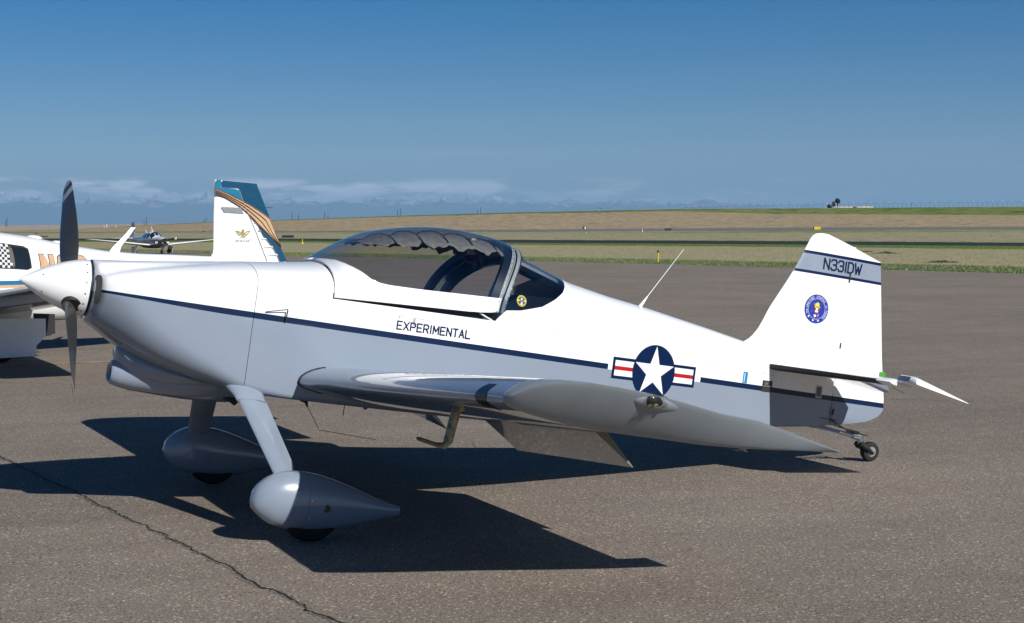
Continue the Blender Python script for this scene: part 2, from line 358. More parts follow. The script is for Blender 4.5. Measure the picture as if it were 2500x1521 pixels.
# haze
def haze():
    hz = obj('haze', box((CAM.x + 15000 * GF.x, CAM.y + 15000 * GF.y, 448.5), (130000, 130000, 903)), simple('haze_tmp', (1, 1, 1)), smooth=False)
    m = bpy.data.materials.new('thin air haze'); m.use_nodes = True; t = m.node_tree
    for n in list(t.nodes): t.nodes.remove(n)
    pv = t.nodes.new('ShaderNodeVolumePrincipled'); pv.inputs['Color'].default_value = (.38, .67, 1, 1); pv.inputs['Density'].default_value = 6.0e-5
    pv.inputs['Anisotropy'].default_value = 0.0
    o = t.nodes.new('ShaderNodeOutputMaterial'); t.links.new(pv.outputs[0], o.inputs['Volume'])
    hz.data.materials.clear(); hz.data.materials.append(m); hz['kind'] = 'stuff'; hz['label'] = 'thin blue haze over the distant mountains'; hz['category'] = 'haze'
    m.cycles.homogeneous_volume = True
haze()
# ------------------------------------------------------------------ pavement details
def ribbon(pts, wd, z, jit=.0, seed=1):
    rnd = random.Random(seed); A, B = [], []
    for i, p in enumerate(pts):
        d = (pts[min(i + 1, len(pts) - 1)] - pts[max(0, i - 1)]).normalized(); n = Vector((-d.y, d.x, 0))
        w = wd * (1 + rnd.uniform(-jit, jit)); s = wd * rnd.uniform(-jit, jit) * .8
        A.append(p + n * (w / 2 + s) + Vector((0, 0, z))); B.append(p - n * (w / 2 - s) + Vector((0, 0, z)))
    return strip_mesh(A, B)
def crackline(key, step, amp, seed):
    rnd = random.Random(seed); out = []
    for (x0, y0), (x1, y1) in zip(key, key[1:]):
        n = max(2, int(math.hypot(x1 - x0, y1 - y0) / step))
        for k in range(n):
            t = k / n; x = x0 + (x1 - x0) * t; y = y0 + (y1 - y0) * t
            q = mnoise.noise(Vector((x * 6, y * 6, seed))) * amp + mnoise.noise(Vector((x * 25, y * 25, seed))) * amp * .45 + rnd.uniform(-1, 1) * amp * .12
            out.append(Vector((x + q, y + q * .3, 0)))
    return out
crack_m = simple('open crack', (.010, .009, .008), 1)
rim_m = asphalt('crumbled crack rim', (.15, .137, .118))
ck = crackline([(-2.6, 27), (-.9, 14), (.02, 5), (.238, 3.006), (.319, 2.306), (.47, 1.161), (.579, .29), (.676, -.489), (.758, -1.208), (.809, -1.479), (.818, -1.956), (.882, -2.296), (.904, -2.641), (.955, -2.89), (1.05, -4), (1.3, -8)], .02, .024, 4)
o = obj('pavement_crack_rim', ribbon(ck, .034, .002, .5, 3), rim_m, smooth=False, fix=False); o['kind'] = 'structure'
o = obj('pavement_crack', ribbon(ck, .0085, .005, .6, 5), crack_m, smooth=False, fix=False); o['kind'] = 'structure'
ck2 = crackline([(-6, 13.5), (1, 9), (4.5, 6.6), (7.046, 4.745), (9.26, 3.2), (10.0, 2.5), (12.5, .4), (18, -4)], .06, .05, 9)
o = obj('pavement_crack', ribbon(ck2, .010, .005, .6, 6), crack_m, smooth=False, fix=False); o['kind'] = 'structure'
ck3 = crackline([(3.0, 36), (16, 24.2), (26, 15), (34, 8)], .2, .1, 12)
o = obj('pavement_crack', ribbon(ck3, .02, .005, .6, 8), crack_m, smooth=False, fix=False); o['kind'] = 'structure'
yl = [Vector((x, 11.40 + .033 * (x - 1.9), 0)) for x in [-9 + .5 * i for i in range(29)]]
o = obj('taxi_line', ribbon(yl, .11, .005, .08, 2), simple('faded orange line paint', (.42, .25, .09), .9, var=.35, scale=6), smooth=False, fix=False); o['kind'] = 'structure'
# ------------------------------------------------------------------ main airplane
plane = empty('light_airplane', (BX, 0, 0), (0, TH, 0))
tag(plane, 'white and blue grey two seat tailwheel airplane with raised bubble canopy, nearest on the apron', 'airplane')
Tb = [(15.6, 8.6), (16.3, 12.6), (17.5, 13.9), (20, 15.2), (24, 16.4), (33, 18.2), (42, 19.2), (50, 19.6), (65, 21), (80, 22.3), (100, 22.9), (112, 22.6), (130, 19.9), (150, 16.1), (175, 11.4), (200, 6.7), (225, 2.7), (229.3, 1.3)]
Tt = [(15.6, 6.75), (20, 7.2), (28, 8.1), (37.6, 9.4), (50, 11.2), (58, 12.2), (67.6, 13.6), (68.8, 14.0), (110, 24), (118, 24.6), (120.4, 23.2), (136.8, 18.3), (150, 16.2), (163, 14.6), (183, 11.6), (197, 9.3), (210, 7.3), (229.3, 5.0)]
Tlow = [(15.6, -7.6), (17.5, -8.8), (20, -10.4), (24.4, -13), (32, -16.2), (42, -18.3), (50, -19.0), (62, -19.3), (120, -19.2), (209, -13.2), (225, -11.8), (229.3, -11.2)]
Ts = [(15.6, .5), (20, 1.5), (30, 3), (50, 5.6), (110, 5.3), (160, 4.6), (200, 3.5), (229.3, 2.8)]
Tr = [(15.6, 7.0), (17.5, 7.4), (24, 6.4), (33, 5.0), (42, 3.8), (50, 2.6), (60, 1.2), (200, .9), (229.3, .6)]
Tn = [(15.6, 2.0), (24, 2.15), (50, 2.3), (68, 2.3), (112, 2.25), (150, 2.05), (229, 2)]
def sp(u): return dict(b=spl(Tb, u), t=interp(Tt, u) if u > 100 else spl(Tt, u), lo=spl(Tlow, u), s=interp(Ts, u), r=interp(Tr, u), n=interp(Tn, u))
def side_v(u, w, q=None):
    q = q or sp(u)
    if w <= q['s']:
        r = q['r']
        if w < q['lo'] + r: return q['b'] - r + math.sqrt(max(0, r * r - (q['lo'] + r - w) ** 2))
        return q['b']
    k = (w - q['s']) / (q['t'] - q['s'])
    return q['b'] * max(0, 1 - k ** q['n']) ** (1 / q['n']) if k < 1 else 0
def half_ring(u, wtop=None, nt=18, wlow=None, q=None):
    """points from the belly centre (or wlow) up to wtop (or the crown), left side"""
    q = q or sp(u); b, lo, s, r, t, n = q['b'], q['lo'], q['s'], min(q['r'], q['b']), q['t'], q['n']; P = []
    if wlow is None:
        for k in range(4): P.append(((b - r) * k / 4, lo))
        for k in range(7): a = math.pi / 2 * k / 6; P.append((b - r + r * math.sin(a), lo + r - r * math.cos(a)))
        a0 = lo + r
        for k in range(1, 7): P.append((b, a0 + (min(s, wtop if wtop is not None else s) - a0) * k / 6))
        if wtop is not None and wtop <= s: return P
        f0 = 0
    else:
        f0 = math.asin(min(1, max(0, (wlow - s) / (t - s))) ** (n / 2)); 
    f1 = math.pi / 2 if wtop is None else math.asin(min(1, max(0, (wtop - s) / (t - s))) ** (n / 2))
    for k in range(1 if wlow is None else 0, nt + 1):
        f = f0 + (f1 - f0) * k / nt; c, sn = max(0, math.cos(f)), max(0, math.sin(f))
        P.append((b * c ** (2 / n), s + (t - s) * sn ** (2 / n)))
    if wtop is None: P[-1] = (0, t)
    return P
def full(u, P, mirror_close=True):
    """half profile (belly to crown) -> closed ring"""
    L_ = [BL(u, v, w) for v, w in P]; Rr = [BL(u, -v, w) for v, w in P[::-1] if v > 1e-6]
    return L_ + Rr
def openring(u, P): return [BL(u if not callable(u) else u(w), -v, w) for v, w in P[::-1]] + [BL(u if not callable(u) else u(w), v, w) for v, w in P if v > 1e-6]
# cowling with raised centre behind the spinner and a shallow groove above the cheek
def cowl_ring(u):
    P = half_ring(u); out = []
    g = max(0, 1 - (u - 15.6) / 28)
    for v, w in P:
        if w > 1 and v > .01:
            a = math.degrees(math.atan2(w, v)); a0 = 24 + 26 * min(1, (u - 15.6) / 22); d = math.exp(-((a - a0) / 9) ** 2) * 1.9 * g ** .9
            q = math.hypot(v, w); v, w = v * (1 - d / q), w * (1 - d / q)
        if w < 1: v, w = v, w + interp([(15.6, 2.5), (22, 4.2), (33, 3.2), (43, 1.8), (50, 0)], u) * (v / 14) ** 2 * min(1, max(0, (1 - w) / 6)) * min(1, (14 / max(8, spl(Tb, u))) ** 2)
        out.append((v, w))
    ring = full(u, out); fd = max(0, 1 - (u - 15.6) / 9)
    return [Vector((p.x + max(0, abs(p.y + B0.y) - 6.6 * I) * .10 * fd, p.y, p.z)) for p in ring]
us = [15.6, 15.75, 16.0, 16.4, 17, 18, 19.3, 21, 23, 25.5, 28, 31, 34, 38, 42, 46, 49.93]
rings = [cowl_ring(u) for u in us]
n0 = len(rings[0]); c0 = [BL(15.35, 0, 0) + (BL(15.35, p[0], p[1]) - BL(15.35, 0, 0)) for p in [(0, 0)]]
inner = []
for p in rings[0]:
    d = p - BL(15.6, 0, 0); d.x = 0; inner.append(BL(15.5, 0, 0) + d.normalized() * 6.2 * I)
cowling = obj('cowling', loft([inner] + rings, cap0=True, cap1=False), PAINT, plane, ang=50)
for sgn in (1, -1):  # cheek air inlets: flat black discs paint in the shaded throats
    def oval(u, hv, hw, n=28): return [BL(u + .10 * (3.3 + hv * math.cos(a)), sgn * (9.9 + hv * math.copysign(abs(math.cos(a)) ** .6, math.cos(a))), .1 + hw * math.copysign(abs(math.sin(a)) ** .6, math.sin(a))) for a in [2 * math.pi * k / n for k in range(n)]]
    obj('air_inlet', loft([oval(15.61, 3.52, 3.32), oval(15.62, 3.52, 3.32)]), black, cowling)
# air scoop under the cowling
def el_ring(u, v0, w0, a, b, n=2.3, seg=32):
    return [BL(u, v0 + a * math.copysign(abs(math.cos(t)) ** (2 / n), math.cos(t)), w0 + b * math.copysign(abs(math.sin(t)) ** (2 / n), math.sin(t))) for t in [2 * math.pi * k / seg for k in range(seg)]]
sc = [(23.9, -18.7, 2.2, 1.5), (23.2, -18.75, 2.6, 1.9), (23.0, -18.7, 3.0, 2.3), (23.4, -18.6, 3.4, 2.8), (25, -18.5, 4.1, 3.4), (28, -18.6, 5.0, 3.9), (33, -18.7, 6.2, 4.1), (40, -18.9, 7.4, 4.3), (46, -18.8, 8.0, 4.4), (51.0, -18.6, 8.2, 4.3), (51.8, -18.6, 8.0, 3.9)]
scoop = obj('air_scoop', loft([el_ring(u, 0, w, a, b) for u, w, a, b in sc]), grey, cowling)
obj('scoop_throat', loft([el_ring(23.75, 0, -18.7, 2.35, 1.65), el_ring(23.8, 0, -18.7, 2.35, 1.65)]), black, cowling)
# neck joining the scoop and the cowl chin
nk = [(23.6, -13.6, 1.8, 1.6), (24.2, -14.4, 3.0, 2.6), (25.2, -15.0, 4.2, 3.0), (27.5, -15.8, 6.0, 3.3), (32, -16.8, 8, 3.4), (38, -17.8, 9.5, 2.4), (44, -18.3, 9.5, 1.4), (48, -18.4, 9, .6)]
obj('scoop_neck', loft([el_ring(u, 0, w, a, b) for u, w, a, b in nk]), grey, cowling)
obj('exhaust_pipe', bt([(49, 6, -20.6), (51.6, 6, -21.6), (52.6, 6, -22.2)], [1.1, 1.1, 1.1]), black, cowling)
obj('exhaust_pipe', bt([(49, -6, -20.6), (51.6, -6, -21.6), (52.6, -6, -22.2)], [1.1, 1.1, 1.1]), black, cowling)
# spinner
prof = [(0, .02)] + [(15.0 * t, 6.57 * (1 - (1 - t) ** 1.6) ** .93) for t in [.004, .01, .02, .04, .07, .1, .15, .2, .27, .35, .43, .52, .61, .7, .8, .9, .96, 1]]
spinner = obj('spinner', revolve([(u * I, r * I) for u, r in prof], BL(0, 0, 0), (1, 0, 0), 56), white, plane, ang=50)
obj('backplate', revolve([(15.02 * I, 6.2 * I), (15.03 * I, 6.5 * I), (15.36 * I, 6.5 * I), (15.37 * I, 6.2 * I)], BL(0, 0, 0), (1, 0, 0), 56), black, spinner)
def sr(u): return interp([(p[0], p[1]) for p in prof], u)
for k in range(16):
    a = R_(11 + 22.5 * k)
    obj('screw', disc(BL(14.1, sr(14.1) * math.cos(a), sr(14.1) * math.sin(a)), (-.12, -math.cos(a), math.sin(a)), .19 * I, .08 * I, 8), black, spinner)
for k in range(6):
    for uu, a0 in ((4.9, 33), (5.1, -38)):
        a = R_(a0 + 120 * (k % 3)); 
        if k < 3: obj('screw', disc(BL(uu, sr(uu) * math.cos(a), sr(uu) * math.sin(a)), (-.7, -math.cos(a), math.sin(a)), .16 * I, .08 * I, 8), black, spinner)
PH = R_(45.2)
def blade(sg):
    """sg=+1: lower, left blade; -1: upper, right blade"""
    rad = Vector((0, -sg * math.sin(PH), -sg * math.cos(PH))); tan = Vector((0, -sg * math.cos(PH), sg * math.sin(PH))); fwd = Vector((-1, 0, 0)); c = BL(11.6, 0, 0); rings = []
    rs = [2, 4, 6, 7.5, 9, 11, 14, 18, 22, 26, 29, 31.5, 33.5, 34.8, 35.4, 35.6]
    for r in rs:
        ch = interp([(2, 3.0), (5, 3.2), (7.5, 4.4), (11, 5.5), (17, 6.2), (22, 6.1), (28, 5.3), (32, 4.5), (34, 3.8), (35, 2.4), (35.6, .7)], r)
        thk = interp([(2, 1.4), (5, 1.3), (7.5, .75), (11, .42), (18, .22), (28, .13), (35.6, .08)], r) * ch / 2 if r < 9 else interp([(7.5, 1.35), (11, .95), (18, .62), (28, .36), (35.6, .10)], r) / 2
        be = R_(interp([(2, 50), (7.5, 46), (12, 38), (18, 30), (24, 24), (30, 20), (35.6, 17)], r))
        cd_ = tan * math.cos(be) + fwd * math.sin(be); nn = fwd * math.cos(be) - tan * math.sin(be); ring = []
        for k in range(20):
            a = 2 * math.pi * k / 20; x = math.cos(a); y = math.sin(a) * (1 if r < 5 else (.9 + .35 * x)) * (1 if math.sin(a) > 0 or r < 6 else .35)
            ring.append(c + rad * r * I + (cd_ * (x * ch / 2 + .15 * ch * 0) + nn * y * thk) * I)
        rings.append(ring)
    return loft(rings)
bl1 = obj('propeller_blade', blade(1), PROP, plane); bl2 = obj('propeller_blade', blade(-1), PROP, plane)
for sg in (1, -1):
    rad = Vector((0, -sg * math.sin(PH), -sg * math.cos(PH)))
    obj('blade_root_gap', revolve([(5.0 * I, 2.4 * I), (6.35 * I, 2.15 * I)], BL(11.8, 0, 0), rad, 24), black, bl1 if sg > 0 else bl2)
# fuselage
fr = [full(u, half_ring(u)) for u in (50.05, 50.5, 54, 58, 62, 65, 67.9)]
fus = obj('fuselage', loft(fr, cap0=False, cap1=False), PAINT, plane, ang=40)
SILL = 5.25
tub = []
for u in [67.9, 70, 74, 80, 86, 92, 98, 104, 109.3]:
    P = half_ring(u, wtop=SILL); b = P[-1][0]
    P = P + [(b - .02, SILL + .02), (b - 1.1, SILL + .02), (b - 1.15, SILL - .6), (b - 1.3, -8), (b - 2, -15.5), (0, -15.6)]
    # closed loop belly -> sill -> floor, both sides
    Lh = [BL(u, v, w) for v, w in P]; Rh_ = [BL(u, -v, w) for v, w in P[::-1] if v > 1e-6]
    tub.append(Lh + Rh_)
nmid = len(half_ring(80, wtop=SILL)) + 1
V, F = loft(tub, cap0=False, cap1=False); nn_ = len(tub[0]); mi = []
for f in F:
    js = [i % nn_ for i in f]; inside = all(nmid - 1 <= j <= nn_ - nmid + 1 for j in js) and not all(j in (nn_ - 1, 0) for j in js); mi.append(1 if inside else 0)
obj('cockpit_side', (V, F, mi), [PAINT, dark], fus, ang=40)
WB = [(109.2, 5.3), (111.7, 8.2), (116, 8.7), (122.5, 10.4), (127, 12.8), (130, 14.8), (131.6, 16.3), (132.8, 17.6), (133.8, 18.5), (134.5, 19.2)]   # rear window lower edge
us = [109.3, 110.5, 112, 114, 116, 118, 120.4, 122.5, 125, 127, 129, 130, 131, 131.8, 132.8, 133.6, 134.2, 134.65]
def lean(u, w): return u
sk = []
for u in us:
    wb = min(interp(WB, u), sp(u)['t'] - .05); P = half_ring(u, wtop=max(wb, sp(u)['s'] + .05), nt=10); sk.append([BL(u, v, w) for v, w in P])
for side in (1, -1):
    rr = [[Vector((p.x, p.y if side > 0 else -p.y - 2 * 0, p.z)) for p in r] for r in sk]
    obj('rear_side_skin', loft(rr, closed=False), PAINT, fus, ang=40)
af = [134.65, 136.9, 140, 145, 150, 156, 163, 170, 176, 183, 190, 197, 204, 211, 218, 225, 228.6]
obj('tail_cone', loft([full(u, half_ring(u)) for u in af], cap0=False, cap1=True), PAINT, fus, ang=40)
# rear window
LE_top = lambda w: 109.6 + 6.8 * max(0, (w - 5.3) / 19.5) ** 1.6      # slanted plane of the canopy / window joint
gl = []
for u in us:
    q = sp(u); wb = min(interp(WB, u), q['t'] - .05); P = half_ring(u, wlow=max(wb, q['s'] + .05), nt=14, q=q)
    k = 1 - (u - us[0]) / (us[-1] - us[0]); 
    gl.append([BL(u + (LE_top(w) - 109.6) * k ** 3, v - .0, w) for v, w in P])
rearw = empty('rear_window', (0, 0, 0)); rearw.parent = plane
for side in (1, -1):
    obj('window_pane', loft([[Vector((p.x, p.y * 1 if side > 0 else -p.y, p.z)) for p in r] for r in gl], closed=False), canopy_glass_m, rearw, fix=False)
# canopy (hinged at the front, rear edge raised): skirt, glass, rear frame
CT = [(67.2, 13.7), (68.8, 14.6), (71.9, 17.1), (75.1, 19.4), (78.4, 21.5), (81.8, 23.2), (87.1, 24.8), (92.5, 26.0), (98, 26.8), (103.7, 27.1), (109.5, 26.9), (115.5, 26.3), (118.2, 25.7), (119, 25.3)]
def cq(ub):
    s = max(0, (ub - 72) / 37.6); ut = ub + 8.6 * s ** 2
    return dict(b=spl([(67.9, 21.25), (76, 22.3), (90, 22.9), (104, 23.1), (110, 22.9)], ub), t=spl(CT, ut), lo=0, s=interp([(67.9, 5.7), (80, 6.0), (104, 6.7), (110, 7.4)], ub), r=1, n=interp([(68, 2.3), (78, 2.35), (110, 2.35)], ub))
def cu(ub, w):
    q = cq(ub); s = max(0, (ub - 72) / 37.6); k = max(0, (w - q['s']) / (q['t'] - q['s'])); return ub + 8.6 * s ** 2 * k ** 1.7
GB = [(68.8, 14.55), (70.2, 14.5), (72.5, 13.3), (74.4, 12.3), (76.3, 11.05), (78.5, 10.4), (81, 10.2), (89, 10.25), (104, 10.7), (110, 10.9)]
cub = [67.9, 68.3, 68.8, 69.5, 70.2, 71.3, 72.5, 73.4, 74.4, 75.3, 76.3, 77.4, 78.5, 79.8, 81, 84, 87, 90, 93, 96, 99, 102, 105, 107.5, 109.6]
def crow(ub, lo, hi, nt, off=0):
    q = cq(ub); lo_ = max(lo, q['s'] + .001); P = half_ring(ub, wlow=lo_, wtop=hi, nt=nt, q=q)
    if off: P = [(v * (1 - off / 22), q['s'] + (w - q['s']) * (1 - off / 20)) for v, w in P]
    return [BL(cu(ub, w), v, w) for v, w in P]
canopy = empty('canopy'); canopy.parent = plane
for side in (1, -1):
    mir = lambda r: [Vector((p.x, p.y if side > 0 else -p.y, p.z)) for p in r]
    sk_, g_ = [], []
    for ub in cub:
        q = cq(ub); gb = interp(GB, ub) if ub > 68.8 else q['t']; gb = min(gb, q['t'] - .001)
        r = crow(ub, q['s'], gb, 12)
        low = [BL(ub, q['b'], interp([(67.9, 5.45), (79.5, 5.9), (104, 6.7), (104.7, 7.3), (110, 7.4)], ub) - .0)]
        sk_.append(mir(low + r))
        if ub >= 68.8: g_.append(mir(crow(ub, gb, None, 18)))
    sk_ = [[p + Vector((0, -.002 * side, 0.0015)) for p in r] for r in sk_]
    V, F = loft(sk_, closed=False)
    o = obj('canopy_skirt', (V, F), white, canopy, fix=False, ang=50)
    md = o.modifiers.new('thickness', 'SOLIDIFY'); md.thickness = .003; md.offset = -1 if side > 0 else 1
    obj('canopy_glass', loft(g_, closed=False), canopy_glass_m, canopy, fix=False, ang=60)
stripm = simple('grey green strip paint', (.20, .235, .25), .4, coat=.3)
def hoop(ub, inset0, inset1, du0, du1, mat, name, parent, wlo=7.4, q=None, seg=20):
    """flat or strip arch following the canopy section; insets in inches inward"""
    def arch(ins, du):
        qq = cq(ub); P = half_ring(ub, wlow=max(qq['s'] + .01, wlo), nt=seg, q=qq); pts = []
        cen = (0, 6)
        for v, w in P:
            dv, dw = v - cen[0], w - cen[1]; l = math.hypot(dv, dw); k = 1 - ins / l
            pts.append((cu(ub, w) + du, cen[0] + dv * k, cen[1] + dw * k if w > 9 else w))
        a = [BL(u, v, w) for u, v, w in pts]; return a + [BL(u, -v, w) for u, v, w in pts[::-1][1:]]
    R4 = [arch(inset0, du0), arch(inset0, du1), arch(inset1, du1), arch(inset1, du0)]
    n = len(R4[0]); V = [p for r in R4 for p in r]; F = []
    for a in range(4):
        b = (a + 1) % 4
        for j in range(n - 1): F.append((a * n + j, a * n + j + 1, b * n + j + 1, b * n + j))
    F.append(tuple(a * n for a in range(4))); F.append(tuple(a * n + n - 1 for a in range(4)))
    return obj(name, (V, F), mat, parent)
hoop(109.6, -.15, .12, -.85, -.1, stripm, 'canopy_frame_strip', canopy, 7.4)
hoop(109.6, .3, 2.6, -2.8, -.9, frame_m, 'canopy_frame', canopy, 7.6)
# roll bar bulkhead behind the canopy edge, and its strip
rb = hoop(109.6, .9, 5.6, 1.3, 2.3, frame_m, 'roll_bar', plane, 5.6)
hoop(109.6, .75, 1.3, 1.0, 1.9, stripm, 'window_frame_strip', rearw, 5.4)
hoop(109.6, .9, 1.3, .35, .6, stripm, 'window_seal', rearw, 5.4)
for k in range(15):   # rivets on the two strips
    qq = cq(109.6); P = half_ring(109.6, wlow=7.6, nt=16, q=qq)[k]
    for du, ins in ((-.5, -.24), (2.0, .74)):
        l = math.hypot(P[0], P[1] - 6); kk = 1 - ins / l
        for sg in (1, -1):
            obj('rivet', disc(BL(cu(109.6, P[1]) + du, sg * P[0] * kk, 6 + (P[1] - 6) * kk if P[1] > 9 else P[1]), (0, -sg * P[0], P[1] - 6), .16 * I, .12 * I, 6), steel, canopy if du < 0 else rearw)
# brace under the rear glass
V = []
for u, w in ((117, 23.6), (122, 22.3), (128, 20.6), (133, 19.1)):
    for v, dw in ((6.5, -1.9), (5.5, -1.0), (0, -.5), (-5.5, -1.0), (-6.5, -1.9)): V.append(BL(u, v, w + dw))
o = obj('roll_bar_brace', (V, [(i * 5 + j, i * 5 + j + 1, i * 5 + j + 6, i * 5 + j + 5) for i in range(3) for j in range(4)]), simple('grey brace paint', (.25, .28, .30), .5), plane, fix=False)
o.modifiers.new('t', 'SOLIDIFY').thickness = .006
# dark lining and baggage bulkhead
bq = lambda u, w1: [BL(u + (w - 5) * 1.1, v, w) for v, w in [(-(side_v(u + (w - 5) * 1.1, w) - 1.2), w) for w in (w1, 9, 5, 0, -8, -15)] + [(side_v(u + (w - 5) * 1.1, w) - 1.2, w) for w in (-15, -8, 0, 5, 9, w1)]]
obj('baggage_bulkhead', (bq(118.5, 13), [tuple(range(12))]), dark, plane, smooth=False, fix=False)
ln = []
for u in [110, 113, 116, 119, 122, 125]:
    wb = interp(WB, u) - 1.4; ln.append([BL(u, side_v(u, w) - .9, w) for w in (-14, -6, 0, 4, 5 + (wb - 5) * .5, wb)])
for side in (1, -1):
    obj('side_lining', loft([[Vector((p.x, p.y if side > 0 else -p.y, p.z)) for p in r] for r in ln], closed=False), dark, plane, fix=False)
# instrument panel, glareshield, seats
pn = [(v, w) for v, w in half_ring(70, wtop=None, nt=14) if w > -4]
pl = [BL(71.5, v * .9, w * .93) for v, w in pn] + [BL(71.5, -v * .9, w * .93) for v, w in pn[::-1][1:]]
obj('instrument_panel', (pl, [tuple(range(len(pl)))]), black, plane, smooth=False, fix=False)
gs = loft([[BL(68.6, v, 12.9 - (v / 15) ** 2 * 2.2) for v in range(-16, 17, 2)], [BL(77 - 0, v, 12.7 - (v / 15) ** 2 * 2.4) for v in range(-16, 17, 2)], [BL(80.5, v, 12.1 - (v / 15) ** 2 * 2.6) for v in range(-16, 17, 2)], [BL(80.8, v, 11.0 - (v / 15) ** 2 * 2.6) for v in range(-16, 17, 2)]], closed=False)
obj('glareshield', gs, black, plane, fix=False)
def rbox(c, s, r=.8):
    cx, cy, cz = c; rings = []
    for t, k in ((-.5, .8), (-.42, 1), (.42, 1), (.5, .8)):
        ring = []
        for j in range(24):
            a = 2 * math.pi * j / 24; x = s[1] / 2 * k * math.copysign(abs(math.cos(a)) ** .4, math.cos(a)); y = s[2] / 2 * k * math.copysign(abs(math.sin(a)) ** .4, math.sin(a))
            ring.append(BL(cx + s[0] * t, cy + x, cz + y))
        rings.append(ring)
    return loft(rings)
for sg in (1, -1):
    seat = empty('seat'); seat.parent = plane
    obj('seat_cushion', rbox((92, sg * 9.5, -12), (17, 16, 4)), dark, seat)
    V, F = rbox((0, sg * 9.5, 0), (4, 16, 22)); M4 = Matrix.Rotation(R_(22), 4, 'Y'); c0_ = BL(0, 0, 0)
    obj('seat_back', ([M4 @ (v - c0_) + BL(104.0, 0, -8.5) for v in V], F), simple('charcoal seat fabric', (.05, .05, .055), .9), seat)
    obj('harness_strap', bt([(107, sg * 9.5 - 3, 1), (103, sg * 9.5 - 3, -1), (101, sg * 9.5 - 2.5, -9)], .5, 6), simple('harness webbing', (.25, .25, .24), .8), seat)
# canopy sunshade: drapes hung from four wires
def shade():
    V, F = [], []; us_ = [78 + .5 * k for k in range(72)]; nv = 16
    for u in us_:
        t = (u - 78) / 6.6; ph = t % 1.0; sag = math.sin(math.pi * ph) ** .7
        q = cq(min(109, u - 8.6 * max(0, (u - 8 - 72) / 37.6) ** 2)); tp = spl(CT, u)
        vmax = interp([(78, 6), (84, 12.5), (100, 14.5), (112, 14)], u) + 1.1 * sag + .5 * math.sin(u * 1.7)
        for j in range(nv + 1):
            v = -vmax + 2 * vmax * j / nv; k = abs(v) / q['b']; w = q['s'] + (tp - .8 - q['s']) * max(0, 1 - k ** q['n']) ** (1 / q['n'])
            V.append(BL(u, v, w - .35 - .9 * sag * (1 - .3 * k) + .12 * math.sin(u * 3.1 + v)))
    for i in range(len(us_) - 1):
        for j in range(nv): a = i * (nv + 1) + j; F.append((a, a + 1, a + nv + 2, a + nv + 1))
    o = obj('sunshade', (V, F), shade_m, canopy, fix=False); o.modifiers.new('t', 'SOLIDIFY').thickness = .002; return o
shd = shade()
for k in range(1, 6):
    u = 78 + 6.6 * k; q = cq(min(109, u - 8.6 * max(0, (u - 80) / 37.6) ** 2)); tp = spl(CT, u); pts = []
    for j in range(21):
        v = -14 + 28 * j / 20; w = q['s'] + (tp - .8 - q['s']) * max(0, 1 - (abs(v) / q['b']) ** q['n']) ** (1 / q['n']); pts.append((u - abs(v) * .0, v, w - .2))
    obj('shade_wire', bt(pts, .12, 6), dark, shd)
obj('latch_bracket', bbox((110.3, 0, 23.6), (1.6, 1.8, 4.2)), simple('beige plastic', (.5, .47, .4), .5), plane)
obj('canopy_latch_cable', bt([(110.2, -3.5, 20.4), (110.2, -1.5, 19.6), (110.6, 1, 19.6), (111.2, 2.4, 20.4), (111.3, 2.6, 22.2), (110.8, 1, 22.6)], .3, 8), red, plane)
obj('canopy_strut', bt([(105, 22.3, 6.7), (109.2, 22.3, 5.0)], .22, 8), white, canopy)
obj('canopy_handle', rbox((106.4, 22.95, 8.55), (2.2, .3, .55)), alu, canopy)
# panel gap lines (dark seams sunk between panels)
def seamline(pts, wd, mat=black, name='panel_seam', parent=None, off=.03):
    """pts: (u, w) along the left side; drawn on both sides as a hair thin strip"""
    for sg in (1, -1):
        P = []
        for u, w in pts: P.append((u, sg * (side_v(u, w) + off), w))
        A, Bv = [], []
        for i, p in enumerate(P):
            q = P[min(i + 1, len(P) - 1)]; r = P[max(i - 1, 0)]; du, dw = q[0] - r[0], q[2] - r[2]; l = math.hypot(du, dw) or 1
            A.append(BL(p[0] - dw / l * wd / 2, p[1], p[2] + du / l * wd / 2)); Bv.append(BL(p[0] + dw / l * wd / 2, p[1], p[2] - du / l * wd / 2))
        obj(name, strip_mesh(A, Bv), mat, parent or fus, smooth=False, fix=False)
fine = simple('fine seam shadow line', (.42, .42, .42), .6)  # grey hairlines along the skin joints
seamline([(u, interp([(112, 6.5), (150, 3.2), (196, 1.2)], u)) for u in range(112, 197, 6)], .1, fine)
seamline([(198.5, 8.3), (199.6, 6), (200, 3), (200, 1.2), (203, .9)], .12, fine)
obj('hinge_gap', bbox((67.8, 21.3, 6.0), (.25, .2, 1.3)), black, fus)
# lap vent and fuel vents
obj('vent_scoop', join(bt([(52.5, 20.1, .15), (57.3, 21.3, 1.35)], .12, 6), bt([(57.3, 21.3, 1.35), (57.3, 20.9, -1.4)], .16, 6)), black, fus)
for sg in (1, -1):
    obj('canopy_rail', loft([[BL(u, sg * (spl(Tb, u) - 1.6), w) for w in (3.4, 8.4)] for u in (74, 80, 88, 96, 104, 109)], closed=False), dark, canopy, fix=False)
